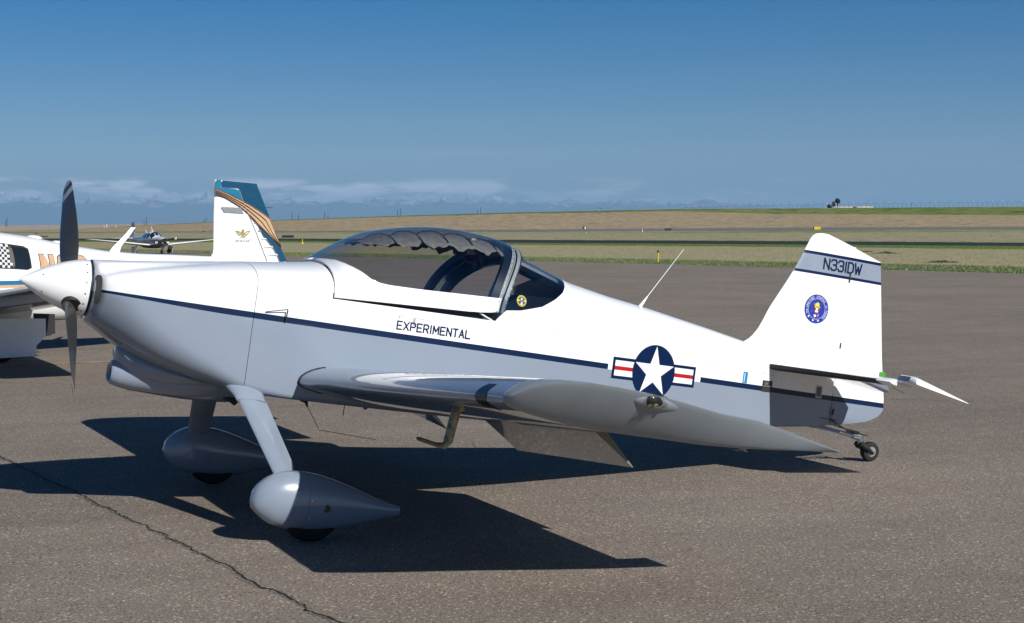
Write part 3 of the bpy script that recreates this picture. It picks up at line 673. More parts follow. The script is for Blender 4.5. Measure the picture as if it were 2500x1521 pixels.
# ---- lettering and marks on the side
def smap(off):
    return lambda u, w: BL(u, side_v(u, w) + off, w)
def polys(P, fn, sub=1): # list of convex loops in (u,w)
    V, F = [], []
    for lp in P:
        k = len(V); V += [fn(*p) for p in lp]; F.append(tuple(range(k, k + len(lp))))
    return V, F
GL = {'E': [[(1, 0), (0, 0), (0, 1), (1, 1)], [(0, .5), (.85, .5)]], 'X': [[(0, 0), (1, 1)], [(0, 1), (1, 0)]], 'P': [[(0, 0), (0, 1), (.75, 1), (1, .87), (1, .6), (.75, .46), (0, .46)]],
      'R': [[(0, 0), (0, 1), (.75, 1), (1, .87), (1, .6), (.75, .46), (0, .46)], [(.55, .46), (1, 0)]], 'I': [[(.5, 0), (.5, 1)]], 'M': [[(0, 0), (0, 1), (.5, .3), (1, 1), (1, 0)]], 'N': [[(0, 0), (0, 1), (1, 0), (1, 1)]],
      'T': [[(0, 1), (1, 1)], [(.5, 1), (.5, 0)]], 'A': [[(0, 0), (.5, 1), (1, 0)], [(.2, .33), (.8, .33)]], 'L': [[(0, 1), (0, 0), (1, 0)]], 'D': [[(0, 0), (0, 1), (.65, 1), (1, .8), (1, .2), (.65, 0), (0, 0)]],
      'W': [[(0, 1), (.25, 0), (.5, .7), (.75, 0), (1, 1)]], '3': [[(0, .82), (.2, 1), (.8, 1), (1, .84), (1, .64), (.8, .52), (.4, .52)], [(.8, .52), (1, .4), (1, .16), (.8, 0), (.2, 0), (0, .18)]], '1': [[(.5, 0), (.5, 1)]]}
def stroke_text(txt, u0, w0, h, cw, gap, th, fn, widths={}, slope=0.0, slant=0.0):
    V, F = [], []; u = u0; z = 0
    for ch in txt:
        cwid = cw * widths.get(ch, 1)
        for pl_ in GL[ch]:
            q = [(u + x * cwid + y * h * slant, w0 + (u - u0) * slope + y * h) for x, y in pl_]
            for a, b in zip(q, q[1:]):
                du, dw = b[0] - a[0], b[1] - a[1]; l = math.hypot(du, dw); nx, ny = -dw / l * th / 2, du / l * th / 2; ex, ey = du / l * th / 2 * .8, dw / l * th / 2 * .8
                k = len(V); z += .0015
                V += [fn(a[0] - ex + nx, a[1] - ey + ny, z), fn(b[0] + ex + nx, b[1] + ey + ny, z), fn(b[0] + ex - nx, b[1] + ey - ny, z), fn(a[0] - ex - nx, a[1] - ey - ny, z)]; F.append((k, k + 1, k + 2, k + 3))
        u += cwid + gap
    return V, F
for sg in (1,):
    obj('experimental_lettering', stroke_text('EXPERIMENTAL', 84.1, .25, 1.85, 1.15, .52, .34, lambda u, w, z: BL(u, side_v(u, w) + .05 + z, w), {'I': .25, 'M': 1.15, 'X': 1.05}, -.004), navy, fus, smooth=False, fix=False)
# star and bar insignia
def insignia(sg):
    cu_, cw_ = 160.7, -2.35
    T = lambda off: (lambda x, y: (lambda u, w: BL(u, sg * (side_v(u, max(w, -12)) + off), w))(cu_ + x + y * .0, cw_ + y))
    g = empty('star_insignia'); g.parent = fus
    def rect(x0, y0, x1, y1, off, m, nm):
        nx = 8; f = T(off); V = [f(x0 + (x1 - x0) * i / nx, y0 + (y1 - y0) * j / 2) for i in range(nx + 1) for j in range(3)]
        obj(nm, (V, [(i * 3 + j, i * 3 + j + 1, i * 3 + j + 4, i * 3 + j + 3) for i in range(nx) for j in range(2)]), m, g, smooth=False, fix=False)
    rect(-14.0, -2.8, -4.6, 2.8, .05, navy, 'bar_border'); rect(4.6, -2.8, 14.6, 2.8, .05, navy, 'bar_border')
    rect(-13.2, -2.0, -5.0, 2.0, .09, white, 'bar'); rect(5.0, -2.0, 13.8, 2.0, .09, white, 'bar')
    rect(-13.2, -.5, -5.0, .5, .13, red, 'red_stripe'); rect(5.0, -.5, 13.8, .5, .13, red, 'red_stripe')
    f = T(.18); rr = 7.25; V = [f(0, 0)]; F = []; ns = 40
    for k in range(1, 6):
        for j in range(ns): V.append(f(rr * k / 5 * math.cos(2 * math.pi * j / ns), rr * k / 5 * math.sin(2 * math.pi * j / ns)))
    for j in range(ns): F.append((0, 1 + j, 1 + (j + 1) % ns))
    for k in range(4):
        for j in range(ns): a = 1 + k * ns; F.append((a + j, a + (j + 1) % ns, a + ns + (j + 1) % ns, a + ns + j))
    obj('blue_disc', (V, F), navy, g, smooth=False, fix=False)
    f = T(.23); P = []
    for k in range(10): a = math.pi / 2 + math.pi * k / 5; r = 6.9 if k % 2 == 0 else 6.9 * .382; P.append((r * math.cos(a), r * math.sin(a)))
    V = [f(0, 0)] + [f(*p) for p in P]; obj('white_star', (V, [(0, 1 + k, 1 + (k + 1) % 10) for k in range(10)]), white, g, smooth=False, fix=False)
insignia(1)
def patch(name, u0, w0, u1, w1, off, m, parent, vfn=None, skew=0):
    vf = vfn or (lambda u, w: side_v(u, w)); return obj(name, ([BL(u + skew * (w - w0), vf(u, w) + off, w) for u, w in ((u0, w0), (u1, w0), (u1, w1), (u0, w1))], [(0, 1, 2, 3)]), m, parent, smooth=False, fix=False)
patch('blue_sticker', 192.9, -2.15, 194.6, .95, .06, bluest, fus)
patch('sticker_print', 193.3, -1.9, 193.55, .6, .1, white, fus)
patch('data_plate', 200.5, -3.9, 204.2, -.7, .08, simple('dark data plate', (.03, .03, .028), .4), fus)
patch('plate_line', 200.9, -2.35, 203.8, -2.15, .11, alu, fus)
patch('plate_print', 201.3, -1.9, 202.6, -1.1, .11, simple('plate print', (.12, .11, .1), .5), fus)
patch('access_cover', 221.3, -3.8, 223.8, -.25, .1, alu, fus); patch('cover_centre', 221.65, -3.4, 223.45, -.65, .14, simple('cover grey', (.12, .12, .12), .6), fus)
for u, w in ((200.8, 1.4), (204, .9), (207.5, .6), (211.5, .1), (216, -.3), (219, -.6)):
    obj('screw', disc(BL(u, side_v(u, w) + .03, w), (0, 1, 0), .13 * I, .03 * I, 8), black, fus)
obj('drain_screw', disc(BL(50.2, 18.9, -16.6), (0, 1, -.2), .28 * I, .1 * I, 10), steel, fus)
# round yellow badge on the rear side window
def wv(u, w): q = sp(u); return side_v(u, w, q)
def badge(r0, r1, off, m, nm, a0=0, a1=360, n=28):
    V, F = [], []
    for k in range(n + 1):
        a = R_(a0 + (a1 - a0) * k / n)
        for r in (r0, r1): u, w = 116.1 + r * math.cos(a), 11.1 + r * math.sin(a); V.append(BL(u, wv(u, w) + off, w))
    for k in range(n): F.append((2 * k, 2 * k + 1, 2 * k + 3, 2 * k + 2))
    return obj(nm, (V, F), m, bd, smooth=False, fix=False)
bd = empty('window_badge'); bd.parent = rearw
badge(.98, 1.42, .12, simple('dull yellow print', (.38, .31, .03), .6), 'yellow_ring'); badge(0, .95, .10, simple('badge dark green', (.02, .05, .03), .5), 'badge_field')
badge(.1, 1.25, .14, white, 'badge_wing', 170, 182, 4); badge(.1, 1.25, .14, white, 'badge_wing', -2, 10, 4); badge(.1, .93, .14, white, 'badge_sector', 248, 292, 6); badge(.15, .7, .14, white, 'badge_peak', 65, 115, 6); badge(0, .2, .18, red, 'badge_hub')
# ------------------------------------------------------------------ wings
def naca(x, t=.135):
    x = max(0, min(1, x)); m, k1 = .2025, 15.957
    yc = k1 / 6 * (x**3 - 3 * m * x * x + m * m * (3 - m) * x) if x < m else k1 * m**3 / 6 * (1 - x)
    yt = 5 * t * (.2969 * math.sqrt(x) - .126 * x - .3516 * x * x + .2843 * x**3 - .1036 * x**4); return yc + yt, yc - yt
CH = 58.0; LEU = 62.3; TW = .036
def wle(v): return -14.8 + (v - 21) * .0622
def up(x, v): return BL_(LEU + x * CH, v, wle(v) + naca(x)[0] * CH - TW * x * CH)
def BL_(u, v, w): return (u, v, w)
def upw(u, v): x = (u - LEU) / CH; return wle(v) + naca(x)[0] * CH - TW * x * CH
def low(u, v): x = (u - LEU) / CH; return wle(v) + naca(x)[1] * CH - TW * x * CH
XF = [0, .004, .012, .025, .045, .075, .11, .16, .22, .3, .4, .5, .6, .7]
def wing_ring(v, xe):
    xs = [x for x in XF if x < xe] + [xe]
    return [(LEU + x * CH, v, upw(LEU + x * CH, v)) for x in xs[::-1]] + [(LEU + x * CH, v, low(LEU + x * CH, v)) for x in xs[1:]]
def wing_side(sg):
    T = lambda p: BL(p[0], sg * p[1], p[2])
    tr = lambda rs: [[T(p) for p in r] for r in rs]
    wing = obj('wing', loft(tr([wing_ring(v, .79) for v in (14, 20.5, 24, 50, 79, 100, 119, 131.6)])), grey, plane, ang=40)
    # root seal
    sl = [[(u + (-.35 if i < 99 else 0), v, w) for i, (u, v, w) in enumerate(wing_ring(v, .79))] for v in (20.6, 21.6)]
    cs = [[(LEU + 20 + (u - LEU - 20) * 1.011, v + sg * 0, -14.6 + (w + 14.6) * 1.05) for u, v, w in wing_ring(v, .79)] for v in (19.5, side_v(66, -14) + .22)]
    obj('root_seal', loft(tr(cs)), rubber, wing, ang=40)
    # aileron
    ail = []
    for v in (79.6, 131.2):
        us_ = [108.6, 109, 111, 114, 117, 120.2]; ail.append([(u, v, upw(u, v) - .05) for u in us_[::-1]] + [(108.25, v, (upw(108.4, v) + low(108.4, v)) / 2)] + [(u, v, low(u, v) + .02) for u in us_])
    obj('aileron', loft(tr(ail)), grey, wing, ang=40)
    # flap lowered forty degrees
    fl = []
    hu = 109.0
    for v in (22.6, 79.0):
        hw = low(hu, v) + .3; A = R_(36); ring = []
        prof = [(-1.6, .0), (-1.3, .8), (-.5, 1.35), (1, 1.3), (5, .95), (12.2, .08), (12.2, -.05), (5, -.35), (1, -.55), (-.5, -.6), (-1.3, -.5)]
        for a, b in prof: a += 1.2; ring.append((hu + a * math.cos(A) + b * math.sin(A) + .2, v, hw - a * math.sin(A) + b * math.cos(A) - .2))
        fl.append(ring)
    fo = obj('flap', loft(tr(fl)), grey, wing, ang=40)
    for v in (79.15,):
        ring = fl[1]; obj('flap_end_rib', loft(tr([[(u, v - .1, w) for u, _, w in ring], [(u, v, w) for u, _, w in ring]])), primer if sg > 0 else grey, fo, ang=40)
    if sg < 0: obj('flap_rod', bt([(106, sg * 22.9, low(106, 23) + 1), (113.4, sg * 23.4, low(109, 23) - 3.6)], .55, 8), simple('zinc flap rod', (.22, .18, .10), .5, metal=.4), fo)
    # shroud above the flap: upper skin lip
    sh = [[(u, v, upw(u, v) - d) for u, d in ((108.0, 0), (111.5, 0), (111.5, .12), (108.0, .12))] for v in (22, 79.3)]
    obj('flap_shroud', loft(tr(sh)), grey, wing, ang=30)
    # tip fairing: upper skin runs out to a sharp edge, underside slopes up to it
    us_ = [62.35, 62.8, 63.6, 65, 67, 70, 74, 79, 85, 92, 100, 107, 113, 118, 122, 125.8]
    def ve(u): return 132.2 + 8.8 * math.sqrt(max(0, 1 - ((83 - u) / 20.8) ** 2)) if u < 83 else 141.0
    rings = []
    for u in us_:
        uc = min(u, 119.6); v0 = 131.7; a, b = upw(uc, v0), low(uc, v0)
        if u > 119.6: a = a - (u - 119.6) * .08
        if u > 88: b = min(b, interp([(88, -11.7), (98, -12.0), (105, -11.85), (112, -11.4), (119.6, -10.75), (125.8, -10.25)], u)); a = max(a, b + .1)
        V1 = ve(u); ew = upw(min(u, 119), V1) - .35
        if u > 100: ew = interp([(100, upw(100, 141) - .35), (107.1, -6.3), (114.8, -7.7), (125.8, -10.12)], u)
        if u < 64: ew = wle(V1) + (u - 62.3) * .9 + .3
        vi = interp([(62, v0), (82, v0), (98, 134.5), (105, 136.2), (112, 138), (119, 139.4), (125.8, 140.4)], u)
        ring = [(u, v0, a)]
        for k in range(1, 8): t = k / 8; ring.append((u, v0 + (V1 - v0) * t, a + (ew - a) * t + .25 * math.sin(math.pi * t) * min(1, (a - b) / 5) * t))
        ring.append((u, V1, ew)); ring.append((u, V1 - .05, ew - .12))
        for k in range(1, 12):
            t = k / 12; s_ = math.sin(t * math.pi / 2); c_ = 1 - math.cos(t * math.pi / 2)
            # belly-out curve from the outer edge down and in
            vv = V1 - (V1 - vi) * (.78 * t + .22 * t ** 2.2); ww = ew - .12 + (b - ew) * (1 - (1 - t) ** 1.1); ring.append((u, vv, ww))
        ring.append((u, vi, b)); ring.append((u, v0, b + .02)); rings.append(ring)
    tip = obj('wing_tip', loft(tr(rings)), tipgrey, wing, ang=60)
    # position light in a teardrop blister on the tip
    def tear(c, L1, hw_, dep, n=22, pt=1.0):
        out = []
        for t in [0, .03, .08, .15, .25, .38, .52, .66, .8, .92, 1]:
            r = (math.sqrt(max(0, t * 4)) if t < .25 else 1) * (1 - max(0, (t - .25) / .75) ** 1.5) if t > 0 else 0
            r = max(r, .02); out.append([(c[0] + L1 * t, c[1] + .67 * dep * r * (math.cos(a) if math.cos(a) > 0 else math.cos(a) * .2) + .74 * hw_ * r * math.sin(a), c[2] - .06 * t * L1 - .74 * dep * r * (math.cos(a) if math.cos(a) > 0 else math.cos(a) * .2) + .67 * hw_ * r * math.sin(a)) for a in [2 * math.pi * k / n for k in range(n)]])
        return out
    obj('light_blister', loft(tr(tear((82.2, 139.3, -5.1), 15.5, 2.0, 1.15))), tipgrey, tip, ang=60)
    ln_ = obj('light_lens', loft(tr(tear((83.8, 139.6, -4.55), 7.8, 1.55, 2.0))), lens_m, tip, ang=60)
    obj('light_base', loft(tr(tear((83.85, 139.6, -4.55), 7.7, 1.5, 1.6))), simple('dark lamp base', (.008, .008, .008), .5), tip, ang=60)
    for k, (u, w) in enumerate(((85.5, 0), (86.5, .1), (88.4, -.1))):
        obj('lamp_reflector', disc(BL(u, sg * (139.6 + .67 * 1.66 + .74 * w), -4.65 - .74 * 1.66 + .67 * w), (0, -sg * .67, -.74), (.42 if k < 2 else .34) * I, .12 * I, 12), simple('dim yellow lamp', (.45, .42, .08), .4) if k == 1 else steel, tip)
    # tie-down bracket near the trailing edge of the tip
    obj('tie_down_bracket', join(bt([(111, sg * 128.5, -11.6), (114.2, sg * 128.5, -12.3)], [.2, .5], 8), disc(BL(114.4, sg * 128.5, -12.3), (0, 1, 0), .5 * I, .5 * I, 14)), grey, tip)
    if sg > 0:
        obj('bracket_bolt', disc(BL(114.4, sg * 129.1, -12.4), (0, 1, 0), .22 * I, .3 * I, 8), black, tip)
    # landing light cut-out in the leading edge
    V, F = [], []
    uu = [62.22, 62.35, 62.7, 63.3, 64.2, 65.4, 66.8]
    path = [(u, 1) for u in uu[::-1][2:]] + [(u, 0) for u in uu[1:]]
    for i, (u, tp) in enumerate(path):
        x0, x1 = 120.4, 124.9
        if i < 2: x0 += (2 - i) * .5
        if i > len(path) - 3: x1 -= (i - len(path) + 3) * 1.1; x0 += (i - len(path) + 3) * 1.0
        for v in (x0, x1): V.append(BL(u - .06, sg * v, (upw(max(u, 62.3), v) + .05) if tp else (low(max(u, 62.3), v) - .05)))
    obj('landing_light_window', (V, [(2 * i, 2 * i + 1, 2 * i + 3, 2 * i + 2) for i in range(len(path) - 1)]), simple('dark landing light glass', (.006, .008, .012), .25), wing, fix=False)
    # spanwise skin seams
    for v in (41, 83):
        A = [BL(u, sg * v, upw(u, v) + .03) for u in (62.9, 64, 67, 72, 80, 90, 100, 108)]; Bq = [BL(u, sg * (v + .12), upw(u, v) + .03) for u in (62.9, 64, 67, 72, 80, 90, 100, 108)]
        obj('skin_seam', strip_mesh(A, Bq), fine, wing, smooth=False, fix=False)
    return wing
wl = wing_side(1); wr = wing_side(-1)
obj('pitot_tube', bt([(70, 100, -11.6), (68.3, 100, -12.4), (67.9, 100, -14), (67.3, 100, -18.6), (66.6, 100, -19.6), (65, 100, -19.5), (61.4, 100, -18.75), (60.9, 100, -18.6)], [.8, .95, .98, .92, .7, .42, .40, .22], 14), pitotm, wl)
# ------------------------------------------------------------------ tail
def sym(x, t=.09): return 5 * t * (.2969 * math.sqrt(x) - .126 * x - .3516 * x * x + .2843 * x**3 - .1036 * x**4)
def stab(sg):
    T = lambda u, v, w: BL(u, sg * v, w); hu = 222.0
    def ring(v, le, te=hu, tk=1.5):
        xs = [0, .02, .06, .14, .28, .5, .8, 1]; c = te - le
        h = lambda x: tk / 2 * (math.sqrt(x / .28) * .75 + .25 * (x / .28) if x < .28 else 1 - (x - .28) * .18)
        return [T(le + c * x, v, 3.6 + h(x)) for x in xs[::-1]] + [T(le + c * x, v, 3.6 - h(x)) for x in xs[1:]]
    le = lambda v: 201.4 + (v - 2.9) * .285
    hs = obj('tailplane', loft([ring(v, le(v), tk=2.3 - v * .006) for v in (1.5, 3, 12, 24, 36, 41.5)] + [ring(43.3, le(43) + .4, tk=1.95), ring(44.1, le(44) + .9, tk=1.6)]), white, plane, ang=40)
    # black erosion strip along the leading edge
    V = []
    for v in (3.3, 10, 20, 30, 38, 40.8):
        for du, dw in ((.9, .55), (.0, .42), (-.14, .05), (-.06, -.6), (.9, -1.05), (3.0, -1.22)):
            V.append(T(le(v) + du - .06, v, 3.6 + dw * (1.0 - v * .006)))
    obj('erosion_strip', (V, [(i * 6 + j, i * 6 + j + 1, i * 6 + j + 7, i * 6 + j + 6) for i in range(5) for j in range(5)]), black, hs, fix=False)
    # elevator drooped
    A = R_(12.5)
    def er(v, te, fwd=-.4, tk=1.5):
        if fwd < -1: return [T(hu + .55 + a * math.cos(A) + b * math.sin(A), v, 3.6 - a * math.sin(A) + b * math.cos(A)) for a, b in [(fwd, 0), (fwd + .1, tk * .3), (fwd + .5, tk * .5), (fwd + 5, tk * .40), (te - hu, .06), (te - hu, -.06), (fwd + 5, -tk * .40), (fwd + .5, -tk * .5), (fwd + .1, -tk * .3)]]
        P = [(fwd, 0), (fwd + .25, tk * .34), (fwd + 1, tk * .5), (max(1.5, fwd + 2), tk * .5), (te - hu, .06), (te - hu, -.06), (max(1.5, fwd + 2), -tk * .5), (fwd + 1, -tk * .5), (fwd + .25, -tk * .34)]
        return [T(hu + .55 + a * math.cos(A) + b * math.sin(A), v, 3.6 - a * math.sin(A) + b * math.cos(A)) for a, b in P]
    el_ = obj('elevator', join(loft([er(3, 229), er(8.6, 235.6), er(9.5, 236.6), er(24, 236.4), er(44.2, 235.9)]), loft([er(44.25, 235.9, -6.2, 2.1), er(49.4, 235.6, -5.6, 2.0), er(50.2, 235.4, -5.2, 1.6)])), white, plane, ang=35)
    obj('horn_face', loft([[T(hu + .5 + a * math.cos(A) + b * math.sin(A), v, 3.6 - a * math.sin(A) + b * math.cos(A)) for a, b in ((-6.3, -.66), (-6.3, .66), (-6.2, .7), (-6.2, -.7))] for v in (44.4, 47, 49)]), grey, el_, ang=35)
    obj('hinge_bracket', bbox((hu + .2, sg * 30, 3.2), (1.4, .3, 1.5)), alu, hs)
    obj('trim_rod', bt([(221.5, sg * 36, 2.2), (226, sg * 36, 1.0)], .12, 6), alu, el_)
    return hs
stab(1); stab(-1)
FL = [(0, 195.5, 8.4), (.05, 199.2, 10.3), (.1, 201.1, 13.5), (.2, 203.8, 19.0), (.4, 207.4, 26), (.6, 210.9, 32.2), (.8, 213.6, 38.4), (.9, 215.2, 41.6), (.95, 216.1, 42.7), (1, 217.7, 43.4)]
def fin_top(u): return interp([(215, 42), (216.2, 42.9), (217.7, 43.4), (220.5, 43.2), (231.4, 40.7), (240.8, 38.1)], u)
def fin_le(w): return spl([(3, 186), (7, 192), (8.8, 195.8), (10.3, 198.4), (13.5, 201.1), (19.9, 204.0), (26, 207.5), (32.2, 210.9), (39.2, 214), (41.6, 215.1), (42.7, 216.1), (43.3, 217.6), (43.4, 219)], w)
HG = lambda w: interp([(-12, 229.0), (43, 229.9)], w)
def fring(w):
    le = fin_le(w); te = HG(w) - .05; te = max(te if w < 41 else interp([(41, HG(41) - .12), (43.4, 220.4)], w), le + .5); tk = interp([(0, 3.0), (9, 2.5), (42, 1.7), (43.4, .9)], w); r = []
    xs = [0, .01, .04, .1, .2, .35, .6, 1]; h = lambda x: tk / 2 * (math.sqrt(x / .35) * .8 + .2 * x / .35 if x < .35 else 1)
    if w < 11: kk = 1
    return [BL(le + (te - le) * x, h(x), w) for x in xs] + [BL(le + (te - le) * x, -h(x), w) for x in xs[::-1] if x > 0]
fin = obj('fin', loft([fring(w) for w in (3, 5, 7, 8, 8.8, 9.5, 10.3, 11.5, 13.5, 16, 19.9, 24, 28, 32, 36, 39.2, 41.0, 41.8, 42.5, 43.0, 43.35)]), white, plane, ang=50)
def rring(w):
    te = interp([(-11.2, 231.5), (-10.4, 236.5), (-9, 243), (-7.7, 246.3), (-6.5, 247.9), (-4.7, 248.9), (-1.7, 248.5), (10.4, 245.8), (38, 240.8), (38.2, 240.2), (40.6, 231.6), (41.0, 230.6)], w); le = HG(w) + .05
    tk = interp([(-11.2, 1.6), (-9, 2.2), (10, 2.3), (38, 1.7), (40.6, 1.2)], w); te = max(te, le + .5)
    return [BL(le, tk * .3, w), BL(le + .4, tk * .46, w), BL(le + 1, tk / 2, w), BL(le + (te - le) * .5, tk * .27, w), BL(te, .07, w), BL(te, -.07, w), BL(le + (te - le) * .5, -tk * .27, w), BL(le + 1, -tk / 2, w), BL(le + .4, -tk * .46, w), BL(le, -tk * .3, w)]
rud = obj('rudder', loft([rring(w) for w in (-11.2, -10.8, -10, -9, -8, -7, -6, -4.7, -1.7, 3, 10.4, 20, 30, 38, 38.2, 39.3, 40.6, 41.0)]), PAINT, plane, ang=30)
def finv(u, w):
    le, hg = fin_le(w), HG(w)
    if u < hg:
        x = (u - le) / (hg - le); tk = interp([(0, 3.0), (9, 2.5), (42, 1.7)], w); return tk / 2 * (math.sqrt(max(x, .001) / .35) * .8 + .2 * x / .35 if x < .35 else 1)
    tk = interp([(-9, 2.2), (10, 2.3), (38, 1.7), (40.6, 1.2)], w); te = interp([(10.4, 245.8), (38, 240.8), (40.6, 231.4)], w); x = (u - hg) / (te - hg)
    return interp([(0, tk * .5), (.08, tk / 2), (.5, tk * .27), (1, .07)], x)
def band_on_fin(wa, wb, m, nm, off):
    """wa, wb: heights at the leading edge; the band tilts a little with the paint line"""
    for sg in (1, -1):
        A, B_ = [], []
        n = 30
        for k in range(n + 1):
            for (w0, arr) in ((wa, A), (wb, B_)):
                u0 = fin_le(w0) + .02; u1 = 241 - 0; u = u0 + (interp([(31, 242.05), (38, 240.8)], w0) - u0) * (k / n) ** 1.3; arr.append(BL(u, sg * (finv(u, w0) + off), w0))
        obj(nm, strip_mesh(A, B_), m, fin, smooth=True, fix=False)
band_on_fin(37.85, 37.0, navy, 'fin_stripe', .05); band_on_fin(37.0, 32.2, grey, 'grey_band', .04); band_on_fin(32.2, 31.4, navy, 'fin_stripe', .05)
# the rudder/fin split through the marks
obj('registration_lettering', stroke_text('N331DW', 220.1, 33.35, 2.95, 1.85, .66, .50, lambda u, w, z: BL(u, finv(u, w) + .11 + z, w), {'1': .22, 'W': 1.3}, 0), navy, fin, smooth=False, fix=False)
for w0, w1 in ((30.5, 33.2), (11.2, 12.9)):
    obj('hinge_slot', (lambda: ([BL(HG(w0) - .25, finv(227, w0) + .2, w0), BL(HG(w0) + .2, finv(227, w0) + .2, w0), BL(HG(w1) + .2, finv(227, w1) + .2, w1), BL(HG(w1) - .25, finv(227, w1) + .2, w1)], [(0, 1, 2, 3)]))(), black, fin, smooth=False, fix=False)
obj('green_tape', join(bbox((246.6, .35, 5.3), (2.0, .06, 1.7)), bbox((247.62, 0, 5.3), (.06, .76, 1.7))), green, rud)
# round emblem: blue disc, white ring of dots, three stars, shield, bird, curved words
em = empty('round_emblem'); em.parent = fin; EC = (219.4, 21.5)
def E(x, y, off): return BL(EC[0] + x, finv(EC[0] + x, EC[1] + y) + off, EC[1] + y)
def edisc(r, off, m, nm, n=40, r0=0, c=(0, 0)):
    V, F = [], []; R_s = [r0 + (r - r0) * k / 4 for k in range(5)]
    for q in R_s:
        for j in range(n): V.append(E(c[0] + q * math.cos(2 * math.pi * j / n), c[1] + q * math.sin(2 * math.pi * j / n), off))
    for k in range(4):
        for j in range(n): F.append((k * n + j, k * n + (j + 1) % n, (k + 1) * n + (j + 1) % n, (k + 1) * n + j))
    return obj(nm, (V, F), m, em, smooth=False)
edisc(4.2, .06, black, 'emblem_rim'); edisc(4.1, .09, blue, 'emblem_field')
V, F = [], []
for k in range(56):
    a = 2 * math.pi * k / 56; c = (2.95 * math.cos(a), 2.95 * math.sin(a)); b0 = len(V)
    for dx, dy in ((-.08, -.08), (.08, -.08), (.08, .08), (-.08, .08)): V.append(E(c[0] + dx, c[1] + dy, .13))
    F.append((b0, b0 + 1, b0 + 2, b0 + 3))
obj('dot_ring', (V, F), white, em, smooth=False, fix=False)
def estar(x, y, r, off, m):
    P = [(x, y)] + [(x + (r if k % 2 == 0 else r * .4) * math.cos(math.pi / 2 + math.pi * k / 5), y + (r if k % 2 == 0 else r * .4) * math.sin(math.pi / 2 + math.pi * k / 5)) for k in range(10)]
    obj('small_star', ([E(px, py, off) for px, py in P], [(0, 1 + k, 1 + (k + 1) % 10) for k in range(10)]), m, em, smooth=False, fix=False)
for a in (-137, -104, -74): estar(3.45 * math.cos(R_(a)), 3.45 * math.sin(R_(a)), .42, .13, white)
def epoly(P, off, m, nm): obj(nm, ([E(x, y, off) for x, y in P], [tuple(range(len(P)))]), m, em, smooth=False, fix=False)
epoly([(-1.0, 1.6), (-.4, .6), (-.3, -.4), (-.9, -.2), (-1.2, .8)], .12, brown, 'bird_wing'); epoly([(1.1, 1.2), (.5, .5), (.5, -.9), (1.0, -.4), (1.4, .6)], .12, brown, 'bird_wing')
epoly([(-.7, 1.5), (-.45, .7), (0, .3), (.5, .4), (1.05, .9), (1.15, .7), (.5, .05), (0, -.05), (-.6, .4), (-.95, 1.6)], .15, gold, 'bird_arms')
edisc(.62, .17, gold, 'bird_head', 18, 0, (.15, 1.25)); epoly([(-.25, .2), (.35, .3), (.4, -.25), (-.2, -.3)], .16, white, 'shield_neck')
epoly([(-.42, -.3), (.62, -.42), (.5, -1.0), (-.55, -.9)], .16, white, 'shield_top'); epoly([(-.55, -.9), (.5, -1.0), (.3, -1.75), (-.6, -1.5)], .16, red, 'shield_red')
epoly([(-.75, -1.65), (.0, -1.7), (.05, -2.2), (-.4, -2.45), (-.8, -2.1)], .16, white, 'shield_tail'); epoly([(.4, -1.9), (.9, -1.2), (1.0, -1.35), (.7, -2.2), (.4, -2.3)], .16, simple('pale lilac print', (.4, .3, .5), .5), 'bird_foot')
epoly([(-1.9, -.5), (-1.5, -.8), (-1.6, -1.2), (-1.8, -.9)], .16, simple('light blue print', (.08, .14, .6), .5), 'small_leaf')
def text_mesh(txt, size):
    c = bpy.data.curves.new('t', 'FONT'); c.body = txt; c.size = size; c.align_x = 'CENTER'; c.resolution_u = 2
    o = bpy.data.objects.new('t', c); S.collection.objects.link(o); bpy.context.view_layer.update()
    me = bpy.data.meshes.new_from_object(o.evaluated_get(bpy.context.evaluated_depsgraph_get())); V = [v.co.copy() for v in me.vertices]; F = [tuple(p.vertices) for p in me.polygons]
    bpy.data.objects.remove(o); bpy.data.curves.remove(c); bpy.data.meshes.remove(me); return V, F
def arc_text(word, a0, a1, r, size):
    Vs, Fs = [], []
    for i, ch in enumerate(word):
        if ch == ' ': continue
        a = R_(a0 + (a1 - a0) * (i + .5) / len(word)); V, F = text_mesh(ch, size); k = len(Vs)
        for v in V:
            rr = r + v.y; x = v.x; Vs.append(E(rr * math.cos(a) + x * math.sin(a), rr * math.sin(a) - x * math.cos(a), .14))
        Fs += [tuple(j + k for j in f) for f in F]
    obj('emblem_words', (Vs, Fs), white, em, smooth=False, fix=False)
arc_text('THE', 208, 184, 3.2, .75); arc_text('UNITED', 178, 112, 3.15, .98); arc_text('STATES', 100, 38, 3.15, .98); arc_text('OF', 24, 8, 3.2, .75); arc_text('TEXAS', 2, -48, 3.15, .98)
for (u0, w0, u1, w1) in ((84.2, 3.35, 85.5, 3.5), (84.2, 2.9, 84.5, 3.35), (88.2, 3.2, 91.9, 3.33), (87.9, 1.5, 88.5, 3.3)): patch('faint_mark', u0, w0, u1, w1, .035, simple('faint grey mark', (.35, .35, .34), .6), fus)
# small print near the insignia
obj('tail_screw', disc(BL(226.9, finv(226.9, 9.2) + .05, 9.2), (0, 1, 0), .15 * I, .05 * I, 8), alu, fin)
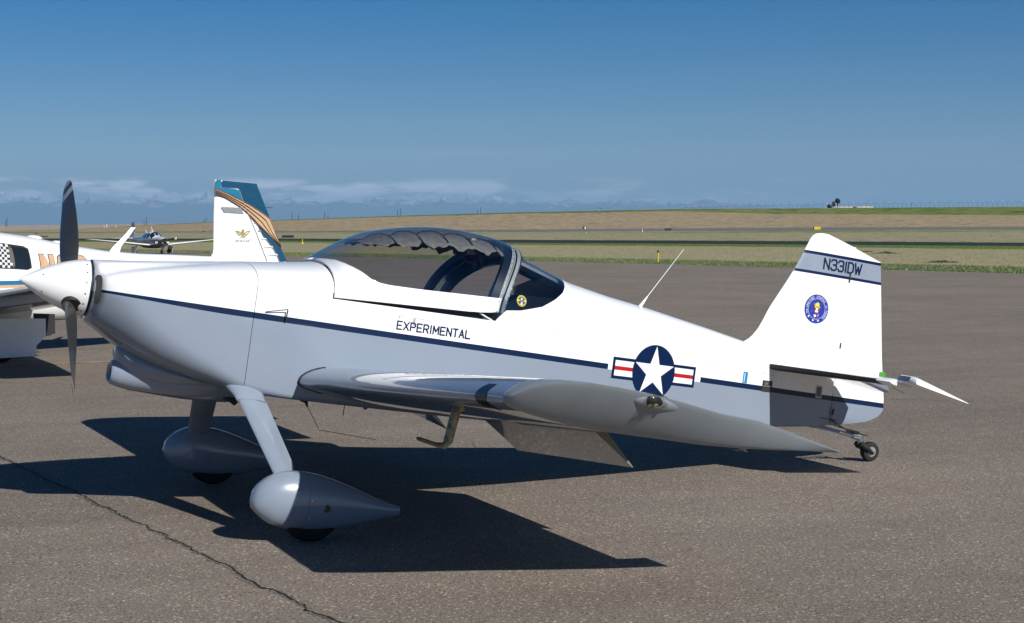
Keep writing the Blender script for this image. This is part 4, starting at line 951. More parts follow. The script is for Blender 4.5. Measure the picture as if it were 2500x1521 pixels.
# ------------------------------------------------------------------ landing gear
def gear(sg):
    T = lambda u, v, w: BL(u, sg * v, w); rings = []
    for t in (0, .12, .35, .6, .85, .93, 1.02):
        u = 51.3 + (56.6 - 51.3) * t; v = 17.4 + (41.3 - 17.4) * t; w = -18.0 + (-35.6 + 18.0) * t; ch = interp([(0, 6.9), (1, 5.6)], t); tk = 1.5; te = ch * .5
        if t > .86: te = ch * .5 - (t - .86) / .16 * 2.0
        ring = []
        for k in range(20):
            a = 2 * math.pi * k / 20; x = math.cos(a); y = math.sin(a); xx = (-ch * .5 * x if x > 0 else te * -x); yy = y * tk / 2 * (1 if x > 0 else (1 + x * .85))
            ring.append(T(u + xx, v + yy * .6, w + yy * .8))
        rings.append(ring)
    leg = obj('landing_gear_leg', loft(rings), grey, plane, ang=50)
    # root fairing blending into the fuselage corner
    fr_ = []
    for t, k, ky in ((-.30, 1.75, 4.6), (-.16, 1.5, 4.0), (-.02, 1.22, 2.9), (.10, 1.07, 1.6), (.155, 1.03, 1.12)):
        u = 51.0 + 5.3 * t - (.6 if t < 0 else 0); v = 17.4 + 23.9 * t; w = -18.0 - 17.6 * t; ch = 6.9 * k; ring = []
        for j in range(24):
            a = 2 * math.pi * j / 24; ring.append(T(u - ch / 2 * math.cos(a), v + .75 * ky * math.sin(a) * .6, w + .75 * ky * math.sin(a) * .8))
        fr_.append(ring)
    obj('leg_fairing', loft(fr_), grey, leg, ang=60)
    # wheel fairing
    pr = []
    TP = [(48.1, -40.2), (48.5, -38.2), (49.5, -36.6), (51.5, -34.9), (54.5, -33.5), (57.7, -33.1), (62, -33.4), (68, -34.8), (75, -37), (80, -38.6), (82.8, -39.2)]
    BT = [(48.1, -40.4), (48.6, -41.9), (50, -43.3), (53, -45.1), (57, -45.95), (62, -46.1), (68, -45.4), (75, -43.5), (80, -41.9), (82.8, -41.1)]
    HWd = [(48.1, .1), (48.5, 1.5), (49.5, 2.5), (51.5, 3.5), (54.5, 4.3), (58, 4.6), (62, 4.5), (68, 3.7), (75, 2.2), (80, 1.1), (82.8, .5)]
    us_ = [48.1, 48.25, 48.6, 49.2, 50, 51.2, 52.8, 54.6, 56.6, 58.6, 60.0, 60.05, 62, 65, 68, 72, 76, 80, 82.8]
    def pring(u):
        t, b, h = spl(TP, u), spl(BT, u), spl(HWd, u); c = (t + b) / 2; r = []
        for k in range(36):
            a = 2 * math.pi * k / 36; r.append(T(u - .12 * (math.sin(a)) * 0, 42.6 + h * math.copysign(abs(math.cos(a)) ** .92, math.cos(a)), c + (t - b) / 2 * math.copysign(abs(math.sin(a)) ** .92, math.sin(a))))
        return r
    pant = empty('wheel_fairing'); pant.parent = plane
    obj('fairing_front', loft([pring(u) for u in us_ if u <= 60.0]), grey, pant, ang=50)
    obj('fairing_rear', loft([pring(u) for u in us_ if u > 60.0]), grey, pant, ang=50)
    for w in (-35.4, -38.8, -42.6, -44.6):
        c = (spl(TP, 60.6) + spl(BT, 60.6)) / 2; hh = (spl(TP, 60.6) - spl(BT, 60.6)) / 2; vv = 4.55 * math.sqrt(max(0, 1 - ((w - c) / hh) ** 2))
        obj('screw', disc(T(60.6, 42.6 + vv + .02, w), (0, -sg, 0), .2 * I, .1 * I, 10), steel, pant)
    obj('axle_cover', disc(T(64.2, 42.6 + 4.28, -40.3), (-.12, -sg, 0), .85 * I, .12 * I, 20), simple('brown plug', (.06, .05, .045), .6), pant)
    wc = BL(61.9, sg * 42.6, -41.2); M3 = Matrix.Rotation(0, 3, 'Y')
    wheel = obj('wheel', revolve([(x * I, r * I) for x, r in ((-2.4, 3), (-2.5, 5), (-2.3, 6.3), (-1.5, 6.85), (0, 7.02), (1.5, 6.85), (2.3, 6.3), (2.5, 5), (2.4, 3))], wc, (0, 1, 0), 40), rubber, plane)
    obj('rim', revolve([(x * I, r * I) for x, r in ((-2.3, .5), (-2.3, 3.05), (2.3, 3.05), (2.3, .5))], wc, (0, 1, 0), 24), alu, wheel)
gear(1); gear(-1)
# tail wheel
tw = empty('tail_wheel'); tw.parent = plane
obj('tail_spring', bt([(221, 0, -11.6), (228, 0, -12.2), (234.2, 0, -12.9)], [.75, .62, .5], 10), grey, tw)
obj('spring_end', bt([(234.2, 0, -12.9), (239.5, 0, -13.6)], .62, 12), steel, tw)
obj('swivel_head', bt([(239.0, 0, -13.55), (241.9, 0, -13.9)], .85, 12), alu, tw)
obj('swivel_post', bt([(241.9, 0, -12.9), (242.1, 0, -15.6)], .85, 14), steel, tw)
obj('fork', join(bt([(242.1, 1.5, -15.7), (242.6, 1.75, -16.3), (244.2, 1.8, -16.9), (246, 1.7, -18.0)], [.9, .75, .55, .5], 10), bt([(242.1, -1.5, -15.7), (242.6, -1.75, -16.3), (244.2, -1.8, -16.9), (246, -1.7, -18.0)], [.9, .75, .55, .5], 10), bt([(242.1, -1.6, -15.7), (242.1, 1.6, -15.7)], .8, 10)), black, tw)
wc = BL(245.9, 0, -17.55)
tyre = obj('tyre', revolve([(x * I, r * I) for x, r in ((-1.0, 1.5), (-1.15, 2.2), (-.95, 2.7), (-.4, 2.92), (.4, 2.92), (.95, 2.7), (1.15, 2.2), (1.0, 1.5))], wc, (0, 1, 0), 36), rubber, tw)
obj('wheel_hub', revolve([(x * I, r * I) for x, r in ((-1.02, .3), (-1.05, 1.5), (-.7, 1.2), (.7, 1.2), (1.05, 1.5), (1.02, .3))], wc, (0, 1, 0), 24), alu, tw)
obj('axle', bt([(245.9, -2.2, -17.55), (245.9, 2.2, -17.55)], .35, 8), steel, tw)
def coil(a, b, r, n):
    a, b = Vector(a), Vector(b); pts = []
    for k in range(n * 8 + 1):
        t = k / (n * 8); th_ = 2 * math.pi * n * t; p = a.lerp(b, t); pts.append((p.x, p.y + r * math.cos(th_), p.z + r * math.sin(th_)))
    return bt(pts, .11, 5)
for sg in (1, -1):
    obj('steering_spring', coil((235.2 + (2 - sg * 2) * 1.0, sg * 1.6, -12.0 - (1 - sg) * .15), (239.0 + (2 - sg * 2) * 1.0, sg * 1.9, -12.55 - (1 - sg) * .1), .42, 11), black, tw)
    obj('steering_chain', bt([(229.2, sg * 2.3, -9.9), (232.4, sg * 1.9, -11.0), (235.3 + (2 - sg * 2) * 1.0, sg * 1.6, -12.0 - (1 - sg) * .15)], .17, 6), black, tw)
    obj('steering_arm', bt([(241.9, 0, -12.9), (242.8, sg * 2.0, -12.9), (239.2 + (2 - sg * 2) * 1.0, sg * 1.9, -12.6)], .16, 6), black, tw)
obj('rudder_horn', join(bbox((229.8, 0, -9.6), (1.2, 5.2, .25)), bt([(229.2, 1.9, -8.2), (229.5, 2.0, -6.4)], .28, 6)), black, rud)
obj('rudder_cable', bt([(212, 3.4 + .4, -8.3), (220, 3.2, -8.8), (229.4, 2.3, -9.6)], .08, 5), black, fus)
# aerials, drains and small things
obj('whip_antenna', join(bt([(161.9, 0, 14.4), (163.9, 0, 17.6)], [.55, .2], 8), bt([(163.9, 0, 17.6), (173.4, 0, 32.1)], [.12, .07], 6)), white, plane)
obj('belly_antenna', join(bt([(65.3, 16, -19.1), (66.4, 16, -19.6), (66.9, 16, -20.9)], [.75, .5, .18], 8), bt([(66.9, 16, -20.8), (70.5, 16, -25.9), (70.9, 16, -26.05), (85.1, 16, -27.0)], .075, 6)), black, plane)
obj('drain_tube', bt([(76.8, 14, -19.2), (76.7, 14, -22.2)], .12, 6), black, plane); obj('belly_probe', join(bt([(82.1, 14, -19), (82.1, 14, -20.2)], .2, 6), bbox((82.1, 14, -19.9), (1.0, .4, .3))), black, plane)
# ------------------------------------------------------------------ the other airplanes (own frame: a aft, l left, z up, metres)
def P3(a, l, z): return Vector((a, -l, z))
MT = dict(top=[(-2.6, 1.22), (-2.2, 1.30), (-1.2, 1.36), (-1.0, 1.42), (-.75, 1.58), (-.45, 1.70), (0, 1.765), (.4, 1.76), (.87, 1.71), (1.31, 1.65), (1.79, 1.55), (2.07, 1.50), (2.47, 1.44), (2.72, 1.41), (3.4, 1.38), (4.21, 1.34), (5.0, 1.25), (5.5, 1.18)],
          bot=[(-2.6, .78), (-2.3, .66), (-1.5, .50), (-.8, .44), (0, .42), (1.2, .43), (1.9, .46), (2.6, .58), (3.4, .74), (4.3, .92), (5.5, 1.06)],
          wid=[(-2.6, .28), (-2.3, .42), (-1.5, .52), (-.4, .56), (.5, .56), (1.2, .51), (2, .40), (3, .27), (4.3, .14), (5.5, .05)])
def msec(a, n=2.6, seg=40, grow=0):
    t, b, w = spl(MT['top'], a) + grow, spl(MT['bot'], a) - grow, spl(MT['wid'], a) + grow; zc = (t + b) / 2 - .05; r = []
    for k in range(seg):
        x = math.cos(2 * math.pi * k / seg); y = math.sin(2 * math.pi * k / seg); h = (t - zc) if y > 0 else (zc - b); nn = 2.1 if y > 0 else 3.2
        r.append(P3(a, w * math.copysign(abs(x) ** (2 / nn), x), zc + h * math.copysign(abs(y) ** (2 / nn), y)))
    return r
def mside(a, z):
    t, b, w = spl(MT['top'], a), spl(MT['bot'], a), spl(MT['wid'], a); zc = (t + b) / 2 - .05; nn = 2.1 if z > zc else 3.2
    k = (z - zc) / ((t - zc) if z > zc else (zc - b)); return w * max(0, 1 - abs(k) ** nn) ** (1 / nn)
def banded(name, bands, base):
    a = NB(name); s = a.n('ShaderNodeSeparateXYZ'); a.l(a.co(), s.inputs[0]); c = base
    for z0, z1, col, slope in bands:
        z = a.math('SUBTRACT', s.outputs[2], a.math('MULTIPLY', s.outputs[0], slope)); m = a.math('MULTIPLY', a.math('GREATER_THAN', z, z0), a.math('LESS_THAN', z, z1)); c = a.mix(m, c, col)
    a.l(c, a.b.inputs['Base Color']); a.b.inputs['Roughness'].default_value = .3; a.b.inputs['Coat Weight'].default_value = .8; a.b.inputs['Coat Roughness'].default_value = .05; return a.m
TEAL = (.008, .13, .24); PEACH = (.50, .32, .19)
teal = simple('teal paint', (.010, .155, .29), .25, coat=1); teal_d = simple('dark teal rudder paint', (.004, .055, .115), .3, coat=.6); peach = simple('tan pinstripe paint', PEACH, .4); dkbrown = simple('dark brown pinline', (.03, .015, .01), .4)
dglass = simple('dark cabin glass', (.012, .016, .02), .05, coat=1)
undersk = simple('underside paint', (.12, .115, .11), .3, coat=.6)  # dark tone paints in the wing's unlit, ground-reflecting underside
def prism(P, l0, l1, f=None):
    A = [P3(a, l0, z) for a, z in P]; B_ = [P3(a, l1, z) for a, z in P]; return loft([A, B_])
def mooney(root, body_m, wing_m, fin_m, rud_m, detail, nose_m=None):
    st_ = [-2.6, -2.5, -2.3, -2.0, -1.6, -1.2, -1.0, -.75, -.45, 0, .4, .87, 1.31, 1.79, 2.07, 2.47, 3, 3.6, 4.21, 4.9, 5.5]
    body = obj('fuselage', loft([msec(a) for a in st_]), body_m, root, ang=50)
    obj('spinner', loft([[P3(a, r * math.cos(2 * math.pi * k / 24), 1.06 + r * math.sin(2 * math.pi * k / 24)) for k in range(24)] for a, r in ((-2.98, .01), (-2.93, .06), (-2.82, .12), (-2.7, .155), (-2.6, .17))]), nose_m or wing_m, root)
    for sg in (1, -1):
        rings = []
        for l, le, te, z, th_ in ((.3, -.85, 1.15, .60, .14), (1.8, -.83, .98, .75, .13), (3.6, -.82, .60, .93, .12), (5.1, -.80, .22, 1.08, .10), (5.42, -.70, .12, 1.11, .06), (5.5, -.5, .05, 1.12, .02)):
            c = te - le; r = []
            for x in [1, .8, .55, .35, .2, .1, .04, .01, 0]: r.append(P3(le + c * x, sg * l, z + .05 * (1 - x) + sym(max(x, 0), th_) * c * .9))
            for x in [.01, .04, .1, .2, .35, .55, .8]: r.append(P3(le + c * x, sg * l, z + .05 * (1 - x) - sym(x, th_) * c * .7))
            rings.append(r)
        V_, F_ = loft(rings); nr = len(rings[0])
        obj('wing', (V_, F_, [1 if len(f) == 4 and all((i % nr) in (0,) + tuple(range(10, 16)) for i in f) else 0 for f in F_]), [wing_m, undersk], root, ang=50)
        # gear: door, leg, tyre
        g = empty('main_gear'); g.parent = root
        obj('gear_door', prism([(-.30, .60), (.85, .56), (.85, .325), (.715, .205), (.72, .07), (-.1, .06), (-.25, .3)], sg * 1.50, sg * 1.47), white if detail else wing_m, g, smooth=False)
        obj('gear_leg', tube([P3(.05, sg * 1.35, .62), P3(.28, sg * 1.35, .2)], .045, 8), alu, g)
        obj('tyre', revolve([(-.08, .08), (-.085, .15), (-.05, .19), (.05, .19), (.085, .15), (.08, .08)], P3(.28, sg * 1.36, .19), (0, 1, 0), 28), rubber, g)
        if detail: obj('gear_strut_cover', prism([(.82, .62), (1.12, .60), (1.12, .34), (1.02, .30), (.9, .33), (.85, .38)], sg * 1.2, sg * 1.17), black, g, smooth=False)
        # tailplane
        rr = []
        for l, le, te, th_ in ((.08, 4.45, 5.55, .10), (.8, 4.62, 5.45, .09), (1.68, 4.82, 5.35, .08), (1.75, 4.95, 5.3, .04)):
            c = te - le; rr.append([P3(le + c * x, sg * l, 1.2 + sym(x, th_) * c) for x in (1, .7, .4, .2, .08, .02, 0)] + [P3(le + c * x, sg * l, 1.2 - sym(x, th_) * c) for x in (.02, .08, .2, .4, .7)])
        obj('tailplane', loft(rr), wing_m, root, ang=50)
    nw = empty('nose_gear'); nw.parent = root
    obj('gear_leg', tube([P3(-1.75, 0, .6), P3(-1.85, 0, .2)], .045, 8), wing_m, nw); obj('tyre', revolve([(-.06, .06), (-.07, .13), (-.04, .165), (.04, .165), (.07, .13), (.06, .06)], P3(-1.87, 0, .165), (0, 1, 0), 24), rubber, nw)
    obj('gear_door', prism([(-2.0, .6), (-1.6, .6), (-1.65, .3), (-1.95, .3)], .13, .15), wing_m, nw, smooth=False)
    # fin: the straight upright front edge of the type
    fs = []
    LEf = [(1.15, 4.2), (1.30, 4.22), (1.34, 4.235), (1.38, 4.265), (1.45, 4.28), (1.93, 4.29), (2.53, 4.31)]; HGf = [(1.1, 5.27), (1.26, 5.2), (1.73, 5.0), (2.11, 4.81), (2.39, 4.70)]; TEf = [(1.0, 5.62), (1.24, 5.59), (1.47, 5.48), (1.93, 5.28), (2.48, 5.03)]
    def fr2(z, e0, e1, zs0=0, zs1=0, tk=.10, lead=True):
        c = e1 - e0; xs = [0, .02, .08, .2, .4, 1] if lead else [0, .05, .5, 1]; hf = (lambda x: tk / 2 * min(1, (x / .25) ** .5 if x > 0 else .0)) if lead else (lambda x: tk / 2 * (1 - x * .92))
        zz = lambda x: z + zs0 + (zs1 - zs0) * x
        return [P3(e0 + c * x, hf(x), zz(x)) for x in xs] + [P3(e0 + c * x, -hf(x), zz(x)) for x in xs[::-1]]
    fz = [1.15, 1.26, 1.34, 1.38, 1.45, 1.7, 1.93, 2.11, 2.3, 2.39]
    fin2 = obj('fin', join(loft([fr2(z, interp(LEf, z), interp(HGf, z), tk=.10) for z in fz]), loft([fr2(z, interp(LEf, z), 4.395, tk=.06) for z in (2.39, 2.47, 2.525)])), fin_m, root, ang=50)
    rz = [1.0, 1.24, 1.47, 1.73, 1.93, 2.11, 2.39]
    rud2 = obj('rudder', join(loft([fr2(z, interp(HGf, z) + .012, interp(TEf, z), tk=.10 - .03 * (z - 1.1), lead=False) for z in rz]), loft([fr2(2.395, 4.41, 5.065, tk=.065, lead=False), fr2(2.5, 4.41, 5.03, 0.02, -.02, tk=.05, lead=False)])), rud_m, root, ang=50)
    obj('windshield', (lambda A: loft(A, closed=False))([[P3(a + .0, mside(a, z) * k + (.004 if k > 0 else -.004), z + .012) for k, z in [(sgk, z) for sgk, z in [(1, t - .30), (1, t - .16), (1, t - .06), (.6, t - .01), (0.0, t + .004), (-.6, t - .01), (-1, t - .06), (-1, t - .16), (-1, t - .30)]]] for a in (-.98, -.85, -.7, -.55, -.42) for t in [spl(MT['top'], a)]]), dglass, root, fix=False)
    for sg in (1, -1):
        for w0, w1, dz in ((-.38, .16, 0), (.24, .62, 0)) if detail else ((-.38, .16, 0), (.24, .62, 0), (.68, 1.1, 0)):
            A = []
            for i in range(7):
                a = w0 + (w1 - w0) * i / 6; tz = interp([(-.4, 1.58), (0, 1.63), (.66, 1.575), (1.1, 1.515)], a); bz = interp([(-.4, 1.25), (.66, 1.22), (1.1, 1.19)], a)
                A.append([P3(a, sg * (mside(a, bz + (tz - bz) * j / 6) + .006), bz + (tz - bz) * j / 6) for j in range(7)])
            obj('cabin_window', loft(A, closed=False), dglass, root, fix=False)
    return body, fin2, rud2, fs
m1 = empty('light_airplane', (0.684, 13.214, 0), (0, 0, R_(16)))
tag(m1, 'white low wing airplane with teal and tan striped tail parked behind the spinner', 'airplane')
bodyp = banded('white airplane paint with teal and tan side bands', [(.985, 1.045, TEAL, 0), (.945, .985, PEACH, 0), (.40, .475, TEAL, 0)], (.80, .81, .80))
body1, fin1, rud1, _ = mooney(m1, bodyp, white, white, white, True)
def dec(name, P, par, m, off=.075, side=1, f=None):
    V = [P3(a, side * (f(a, z) + off if f else off), z) for a, z in P]; return obj(name, (V, [tuple(range(len(V)))]), m, par, smooth=False, fix=False)
fo = lambda e: .056 + e
def fdec(name, P, par, m, e): return dec(name, P, par, m, off=fo(e))
up1 = [(4.30, 2.39), (4.48, 2.33), (4.64, 2.27), (4.78, 2.205)]; up2 = [(4.78, 2.205), (4.9, 2.155), (5.01, 2.09), (5.14, 2.02), (5.272, 1.935)]
fdec('teal_panel', [(4.313, 2.525), (4.395, 2.522), (4.395, 2.395), (4.66, 2.385), (4.715, 2.36), (4.79, 2.2)] + up1[::-1][1:], fin1, teal, .002)
def bandquads(upr, lwr, nm, par, m, e):
    V = [P3(a, fo(e), z) for a, z in upr] + [P3(a, fo(e), z) for a, z in lwr]; n = len(upr)
    obj(nm, (V, [(i, i + 1, n + i + 1, n + i) for i in range(n - 1)]), m, par, smooth=False, fix=False)
bandquads([(4.412, 2.515), (4.412, 2.405)], [(5.03, 2.475), (5.058, 2.405)], 'rudder_teal', rud1, teal_d, .003)
bandquads([(4.69, 2.405), (4.745, 2.30), (4.785, 2.205), (4.9, 2.155), (5.01, 2.09), (5.14, 2.02), (5.265, 1.94)], [(5.058, 2.405), (5.107, 2.30), (5.15, 2.205), (5.172, 2.155), (5.20, 2.09), (5.235, 2.02), (5.272, 1.935)], 'rudder_teal', rud1, teal_d, .0025)
UU = [(4.297, 2.39), (4.48, 2.33), (4.78, 2.205), (4.9, 2.15), (5.01, 2.09), (5.14, 2.02), (5.272, 1.935), (5.38, 1.69), (5.475, 1.49)]
LL = [(4.295, 2.315), (4.47, 2.25), (4.72, 2.12), (4.80, 2.06), (4.88, 2.0), (4.97, 1.92), (5.05, 1.84), (5.20, 1.72), (5.465, 1.48)]
bandquads(UU, LL, 'tan_band', fin1, peach, .004)
for f_, wd in ((.02, .012), (.34, .018), (.66, .018), (.97, .02)):
    A = [(a + (c - a) * f_, b + (d - b) * f_) for (a, b), (c, d) in zip(UU, LL)]; bandquads(A, [(a - .004, b - wd) for a, b in A], 'pin_line', fin1, dkbrown, .006)
bandquads([(5.05, 1.835), (5.20, 1.715), (5.465, 1.478), (5.53, 1.34), (5.588, 1.25)], [(5.05, 1.832), (5.15, 1.66), (5.31, 1.50), (5.41, 1.36), (5.46, 1.24)], 'rudder_teal', rud1, teal_d, .004)
for k in range(9):   # rudder ribs: pressed stiffening beads
    z = 2.36 - .125 * k; h0 = interp([(1.1, 5.27), (1.26, 5.2), (1.73, 5.0), (2.11, 4.81), (2.39, 4.70)], z) + .06; h1 = interp([(1.24, 5.59), (1.47, 5.48), (1.93, 5.28), (2.48, 5.03)], z) - .06
    obj('rudder_bead', tube([P3(h0, .050, z), P3((h0 + h1) / 2, .050, z - .004), P3(h1, .050, z - .008)], .010, 6), teal_d if z > 1.98 else (peach if z > 1.72 else white), rud1)
fdec('silver_patch', [(4.38, 2.105), (4.74, 2.095), (4.79, 2.0), (4.44, 2.02)], fin1, alu, .008)  # flat silver quad set just off the fin side
obj('hinge_line', strip_mesh([P3(a, fo(.007), z) for a, z in ((4.70, 2.39), (4.81, 2.11), (5.0, 1.73), (5.2, 1.26))], [P3(a + .012, fo(.007), z) for a, z in ((4.70, 2.39), (4.81, 2.11), (5.0, 1.73), (5.2, 1.26))]), simple('seam grey', (.2, .2, .2), .6), fin1, smooth=False, fix=False)
obj('trailing_rod', tube([P3(5.18, 0, 2.105), P3(5.36, 0, 2.10)], .005, 5), black, rud1)
ex, ez = 4.775, 1.70; gm = simple('gold emblem print', (.30, .22, .07), .5)
for s_ in (1, -1):
    fdec('bird_wing', [(ex + s_ * .03, ez + .0), (ex + s_ * .08, ez + .035), (ex + s_ * .145, ez + .035), (ex + s_ * .135, ez + .022), (ex + s_ * .09, ez + .02), (ex + s_ * .04, ez - .015)], fin1, gm, .003)
    fdec('bird_wing', [(ex + s_ * .03, ez - .018), (ex + s_ * .06, ez - .02), (ex + s_ * .10, ez + .012), (ex + s_ * .125, ez + .012), (ex + s_ * .085, ez - .03), (ex + s_ * .05, ez - .045)], fin1, gm, .004)
    fdec('bird_tail', [(ex + s_ * .012, ez - .035), (ex + s_ * .03, ez - .035), (ex + s_ * .048, ez - .075), (ex + s_ * .025, ez - .075)], fin1, gm, .003)
fdec('bird_body', [(ex - .03, ez - .025), (ex - .028, ez + .03), (ex - .01, ez + .058), (ex + .012, ez + .058), (ex + .022, ez + .035), (ex + .03, ez - .025)], fin1, gm, .005)
fdec('bird_tail', [(ex - .007, ez - .03), (ex + .007, ez - .03), (ex + .01, ez - .08), (ex - .01, ez - .08)], fin1, gm, .003)
V, F = text_mesh('305 ROCKET', .058); obj('tail_lettering', ([P3(ex + v.x * .88 + v.y * .15, fo(.003), 1.558 + v.y) for v in V], F), simple('grey print', (.10, .09, .08), .5), fin1, smooth=False, fix=False)
# tan registration letters with a dark outline
def blocktext(txt, a0, cw, gap, z0, h, off, m, grow, nm):
    rect = {'N': [[(0, 0), (0, 1), (.34, 1), (.34, 0)], [(.66, 0), (.66, 1), (1, 1), (1, 0)], [(.0, 1), (.34, 1), (1, 0), (.66, 0)]]}
    V, F = [], []; a = a0; e = 0
    for ch in txt:
        if ch == 'N': loops = rect['N']
        else:
            loops = []; n = 20
            for k in range(n):
                t0, t1 = 2 * math.pi * k / n, 2 * math.pi * (k + 1) / n
                o_ = lambda t, r: (.5 + .5 * r * math.copysign(abs(math.cos(t)) ** .7, math.cos(t)), .5 + (.5 - .5 * (1 - r) * .55) * math.copysign(abs(math.sin(t)) ** .7, math.sin(t)))
                if ch == '9' and k in (10, 11, 12): continue
                loops.append([o_(t0, 1), o_(t1, 1), o_(t1, .36), o_(t0, .36)])
            if ch == '9': loops.append([(.0, .42), (.9, .42), (.9, .54), (.0, .54)])
        for lp in loops:
            cx = sum(p[0] for p in lp) / len(lp); cy = sum(p[1] for p in lp) / len(lp); e += .00004; g2 = []
            for x, y in lp: g2.append((a + cw * x + (grow if x > cx else -grow), h * y + (grow if y > cy else -grow)))
            bm = bmesh.new(); bm.faces.new([bm.verts.new((x, y, 0)) for x, y in g2])
            for q in range(1, 12): bmesh.ops.bisect_plane(bm, geom=bm.verts[:] + bm.edges[:] + bm.faces[:], plane_co=(0, h * q / 12, 0), plane_no=(0, 1, 0))
            bm.verts.index_update(); k = len(V)
            for v in bm.verts: zz = z0 + v.co.y - (v.co.x - a0) * .035; V.append(P3(v.co.x, mside(v.co.x, zz) + off + e, zz))
            F += [tuple(k + v.index for v in f.verts) for f in bm.faces]; bm.free()
        a += cw + gap
    obj(nm, (V, F), m, body1, smooth=False, fix=False)
blocktext('N90', 1.255, .225, .045, 1.06, .345, .003, dkbrown, .008, 'letter_outline'); blocktext('N90', 1.255, .225, .045, 1.06, .345, .008, peach, 0, 'registration_lettering')
# rear cabin window with a checkered curtain inside
def wpatch(w0, w1, off, m, nm, zt=None, zb=None, par=None):
    A = []
    for i in range(9):
        a = w0 + (w1 - w0) * i / 8; tz = interp([(.6, 1.583), (1.1, 1.512)], a) + (zt or 0); bz = interp([(.6, 1.222), (1.1, 1.185)], a) + (zb or 0)
        if i == 8: tz -= .03; bz += .03
        A.append([P3(a, mside(a, bz + (tz - bz) * j / 6) + off, bz + (tz - bz) * j / 6) for j in range(7)])
    return obj(nm, loft(A, closed=False), m, par or body1, fix=False)
rw_ = empty('rear_cabin_window'); rw_.parent = m1
wpatch(.60, 1.115, .004, black, 'window_gasket', par=rw_); wpatch(.60, .865, .007, simple('grey cabin interior', (.10, .095, .085), .8), 'cabin_view', -.035, .02, par=rw_)
wpatch(.862, 1.10, .007, dglass, 'dark_pane', -.03, .015, par=rw_)
V, F, mi = [], [], []
for i in range(-6, 4):
    for j in range(9):
        a0, z0 = .67 + i * .038 + j * .0035, 1.228 + j * .0362 - i * .003; k = len(V)
        if a0 + .04 > .83 + .0 * j: continue
        for da, dz in ((0, 0), (.038, -.003), (.0415, .033), (.0035, .0362)): V.append(P3(a0 + da, mside(a0 + da, z0 + dz) + .010, z0 + dz))
        F.append((k, k + 1, k + 2, k + 3)); mi.append((i + j) % 2)
obj('checkered_curtain', (V, F, mi), [simple('curtain white', (.6, .6, .55), .9), simple('curtain navy', (.01, .02, .05), .9)], rw_, smooth=False, fix=False)
obj('blade_antenna', loft([[P3(a - c / 2, 0, z), P3(a, .012, z), P3(a + c / 2, 0, z), P3(a, -.012, z)] for a, z, c in ((2.60, 1.40, .19), (2.66, 1.50, .13), (2.80, 1.64, .10), (2.93, 1.785, .075))]), white, m1, smooth=True, ang=60)
for a in (1.38, 1.745): obj('dome_antenna', loft([[P3(a + r * 1.9 * math.cos(2 * math.pi * k / 16), r * .9 * math.sin(2 * math.pi * k / 16), spl(MT['top'], a) - .01 - .16 * r * math.cos(2 * math.pi * k / 16) + h) for k in range(16)] for r, h in ((.062, 0), (.058, .02), (.04, .035), (.01, .04))]), white, m1)
obj('cabin_step', join(prism([(1.16, .33), (1.42, .31), (1.42, .29), (1.16, .30)], .56, .42), tube([P3(1.3, .45, .46), P3(1.3, .5, .31)], .012, 6)), black, m1, smooth=False)
# distant airplane facing the camera on the grass side of the apron
m2 = empty('light_airplane', (25.1, 113.2, 0), (0, 0, math.atan2(.99, -.135)))
tag(m2, 'small distant white and maroon low wing airplane with its propeller toward the camera', 'airplane')
b2 = banded('white over maroon airplane paint', [(.0, 1.10, (.085, .055, .065), 0), (1.10, 1.14, (.5, .5, .5), 0), (1.14, 1.19, (.03, .025, .03), 0)], (.75, .76, .76))
wh2 = simple('white wing paint', (.75, .75, .73), .4, coat=.5); f2 = banded('grey fin paint with dark band', [(2.15, 2.6, (.16, .15, .17), 0), (1.75, 2.15, (.02, .02, .02), 0)], (.45, .46, .5))
mooney(m2, b2, wh2, f2, f2, False, simple('chrome spinner', (.4, .4, .4), .2, metal=1))
for s_ in (1, -1):
    obj('cowl_inlet', loft([[P3(-2.62 - .004 * q, s_ * .19 + .11 * r * math.cos(2 * math.pi * k / 16), 1.06 + .09 * r * math.sin(2 * math.pi * k / 16)) for k in range(16)] for q, r in ((0, 1), (1, 1))]), black, m2)
    rd = Vector((0, -s_ * .96, s_ * .2)); bld = []
    for r, ch in ((.1, .1), (.3, .15), (.6, .16), (.85, .14), (.97, .08)):
        c = P3(-2.78, 0, 1.06) + rd * r; bld.append([c + Vector((-.03, 0, ch / 2)), c + Vector((-.01, 0, 0)), c + Vector((.03, 0, -ch / 2)), c + Vector((.015, 0, 0))])
    pb = obj('propeller_blade', loft(bld), black, m2)
    for r in (.76, .86): obj('tip_band', bbox((0, 0, 0), (0, 0, 0)) if False else box((P3(-2.79, 0, 1.06) + rd * r), (.07, .05, .16)), white, pb)
obj('chin_inlet', loft([[P3(-2.63 - .006 * q, .16 * r * math.cos(2 * math.pi * k / 16), .84 + .07 * r * math.sin(2 * math.pi * k / 16)) for k in range(16)] for q, r in ((0, 1), (1, 1))]), black, m2)
for s_ in (1, -1): obj('cowl_highlight_panel', loft([[P3(-2.61 - .01 * q, s_ * .22 + .10 * r * math.cos(2 * math.pi * k / 16), .93 + .09 * r * math.sin(2 * math.pi * k / 16)) for k in range(16)] for q, r in ((0, 1.0), (1, .9))]), wh2, m2)  # white ovals on the cowl front below the inlets
obj('whip_antenna', tube([P3(.2, 0, 1.74), P3(.42, 0, 2.15)], [.03, .012], 6), wh2, m2); obj('whip_antenna', tube([P3(1.5, 0, 1.6), P3(1.75, 0, 1.9)], [.03, .012], 6), wh2, m2)
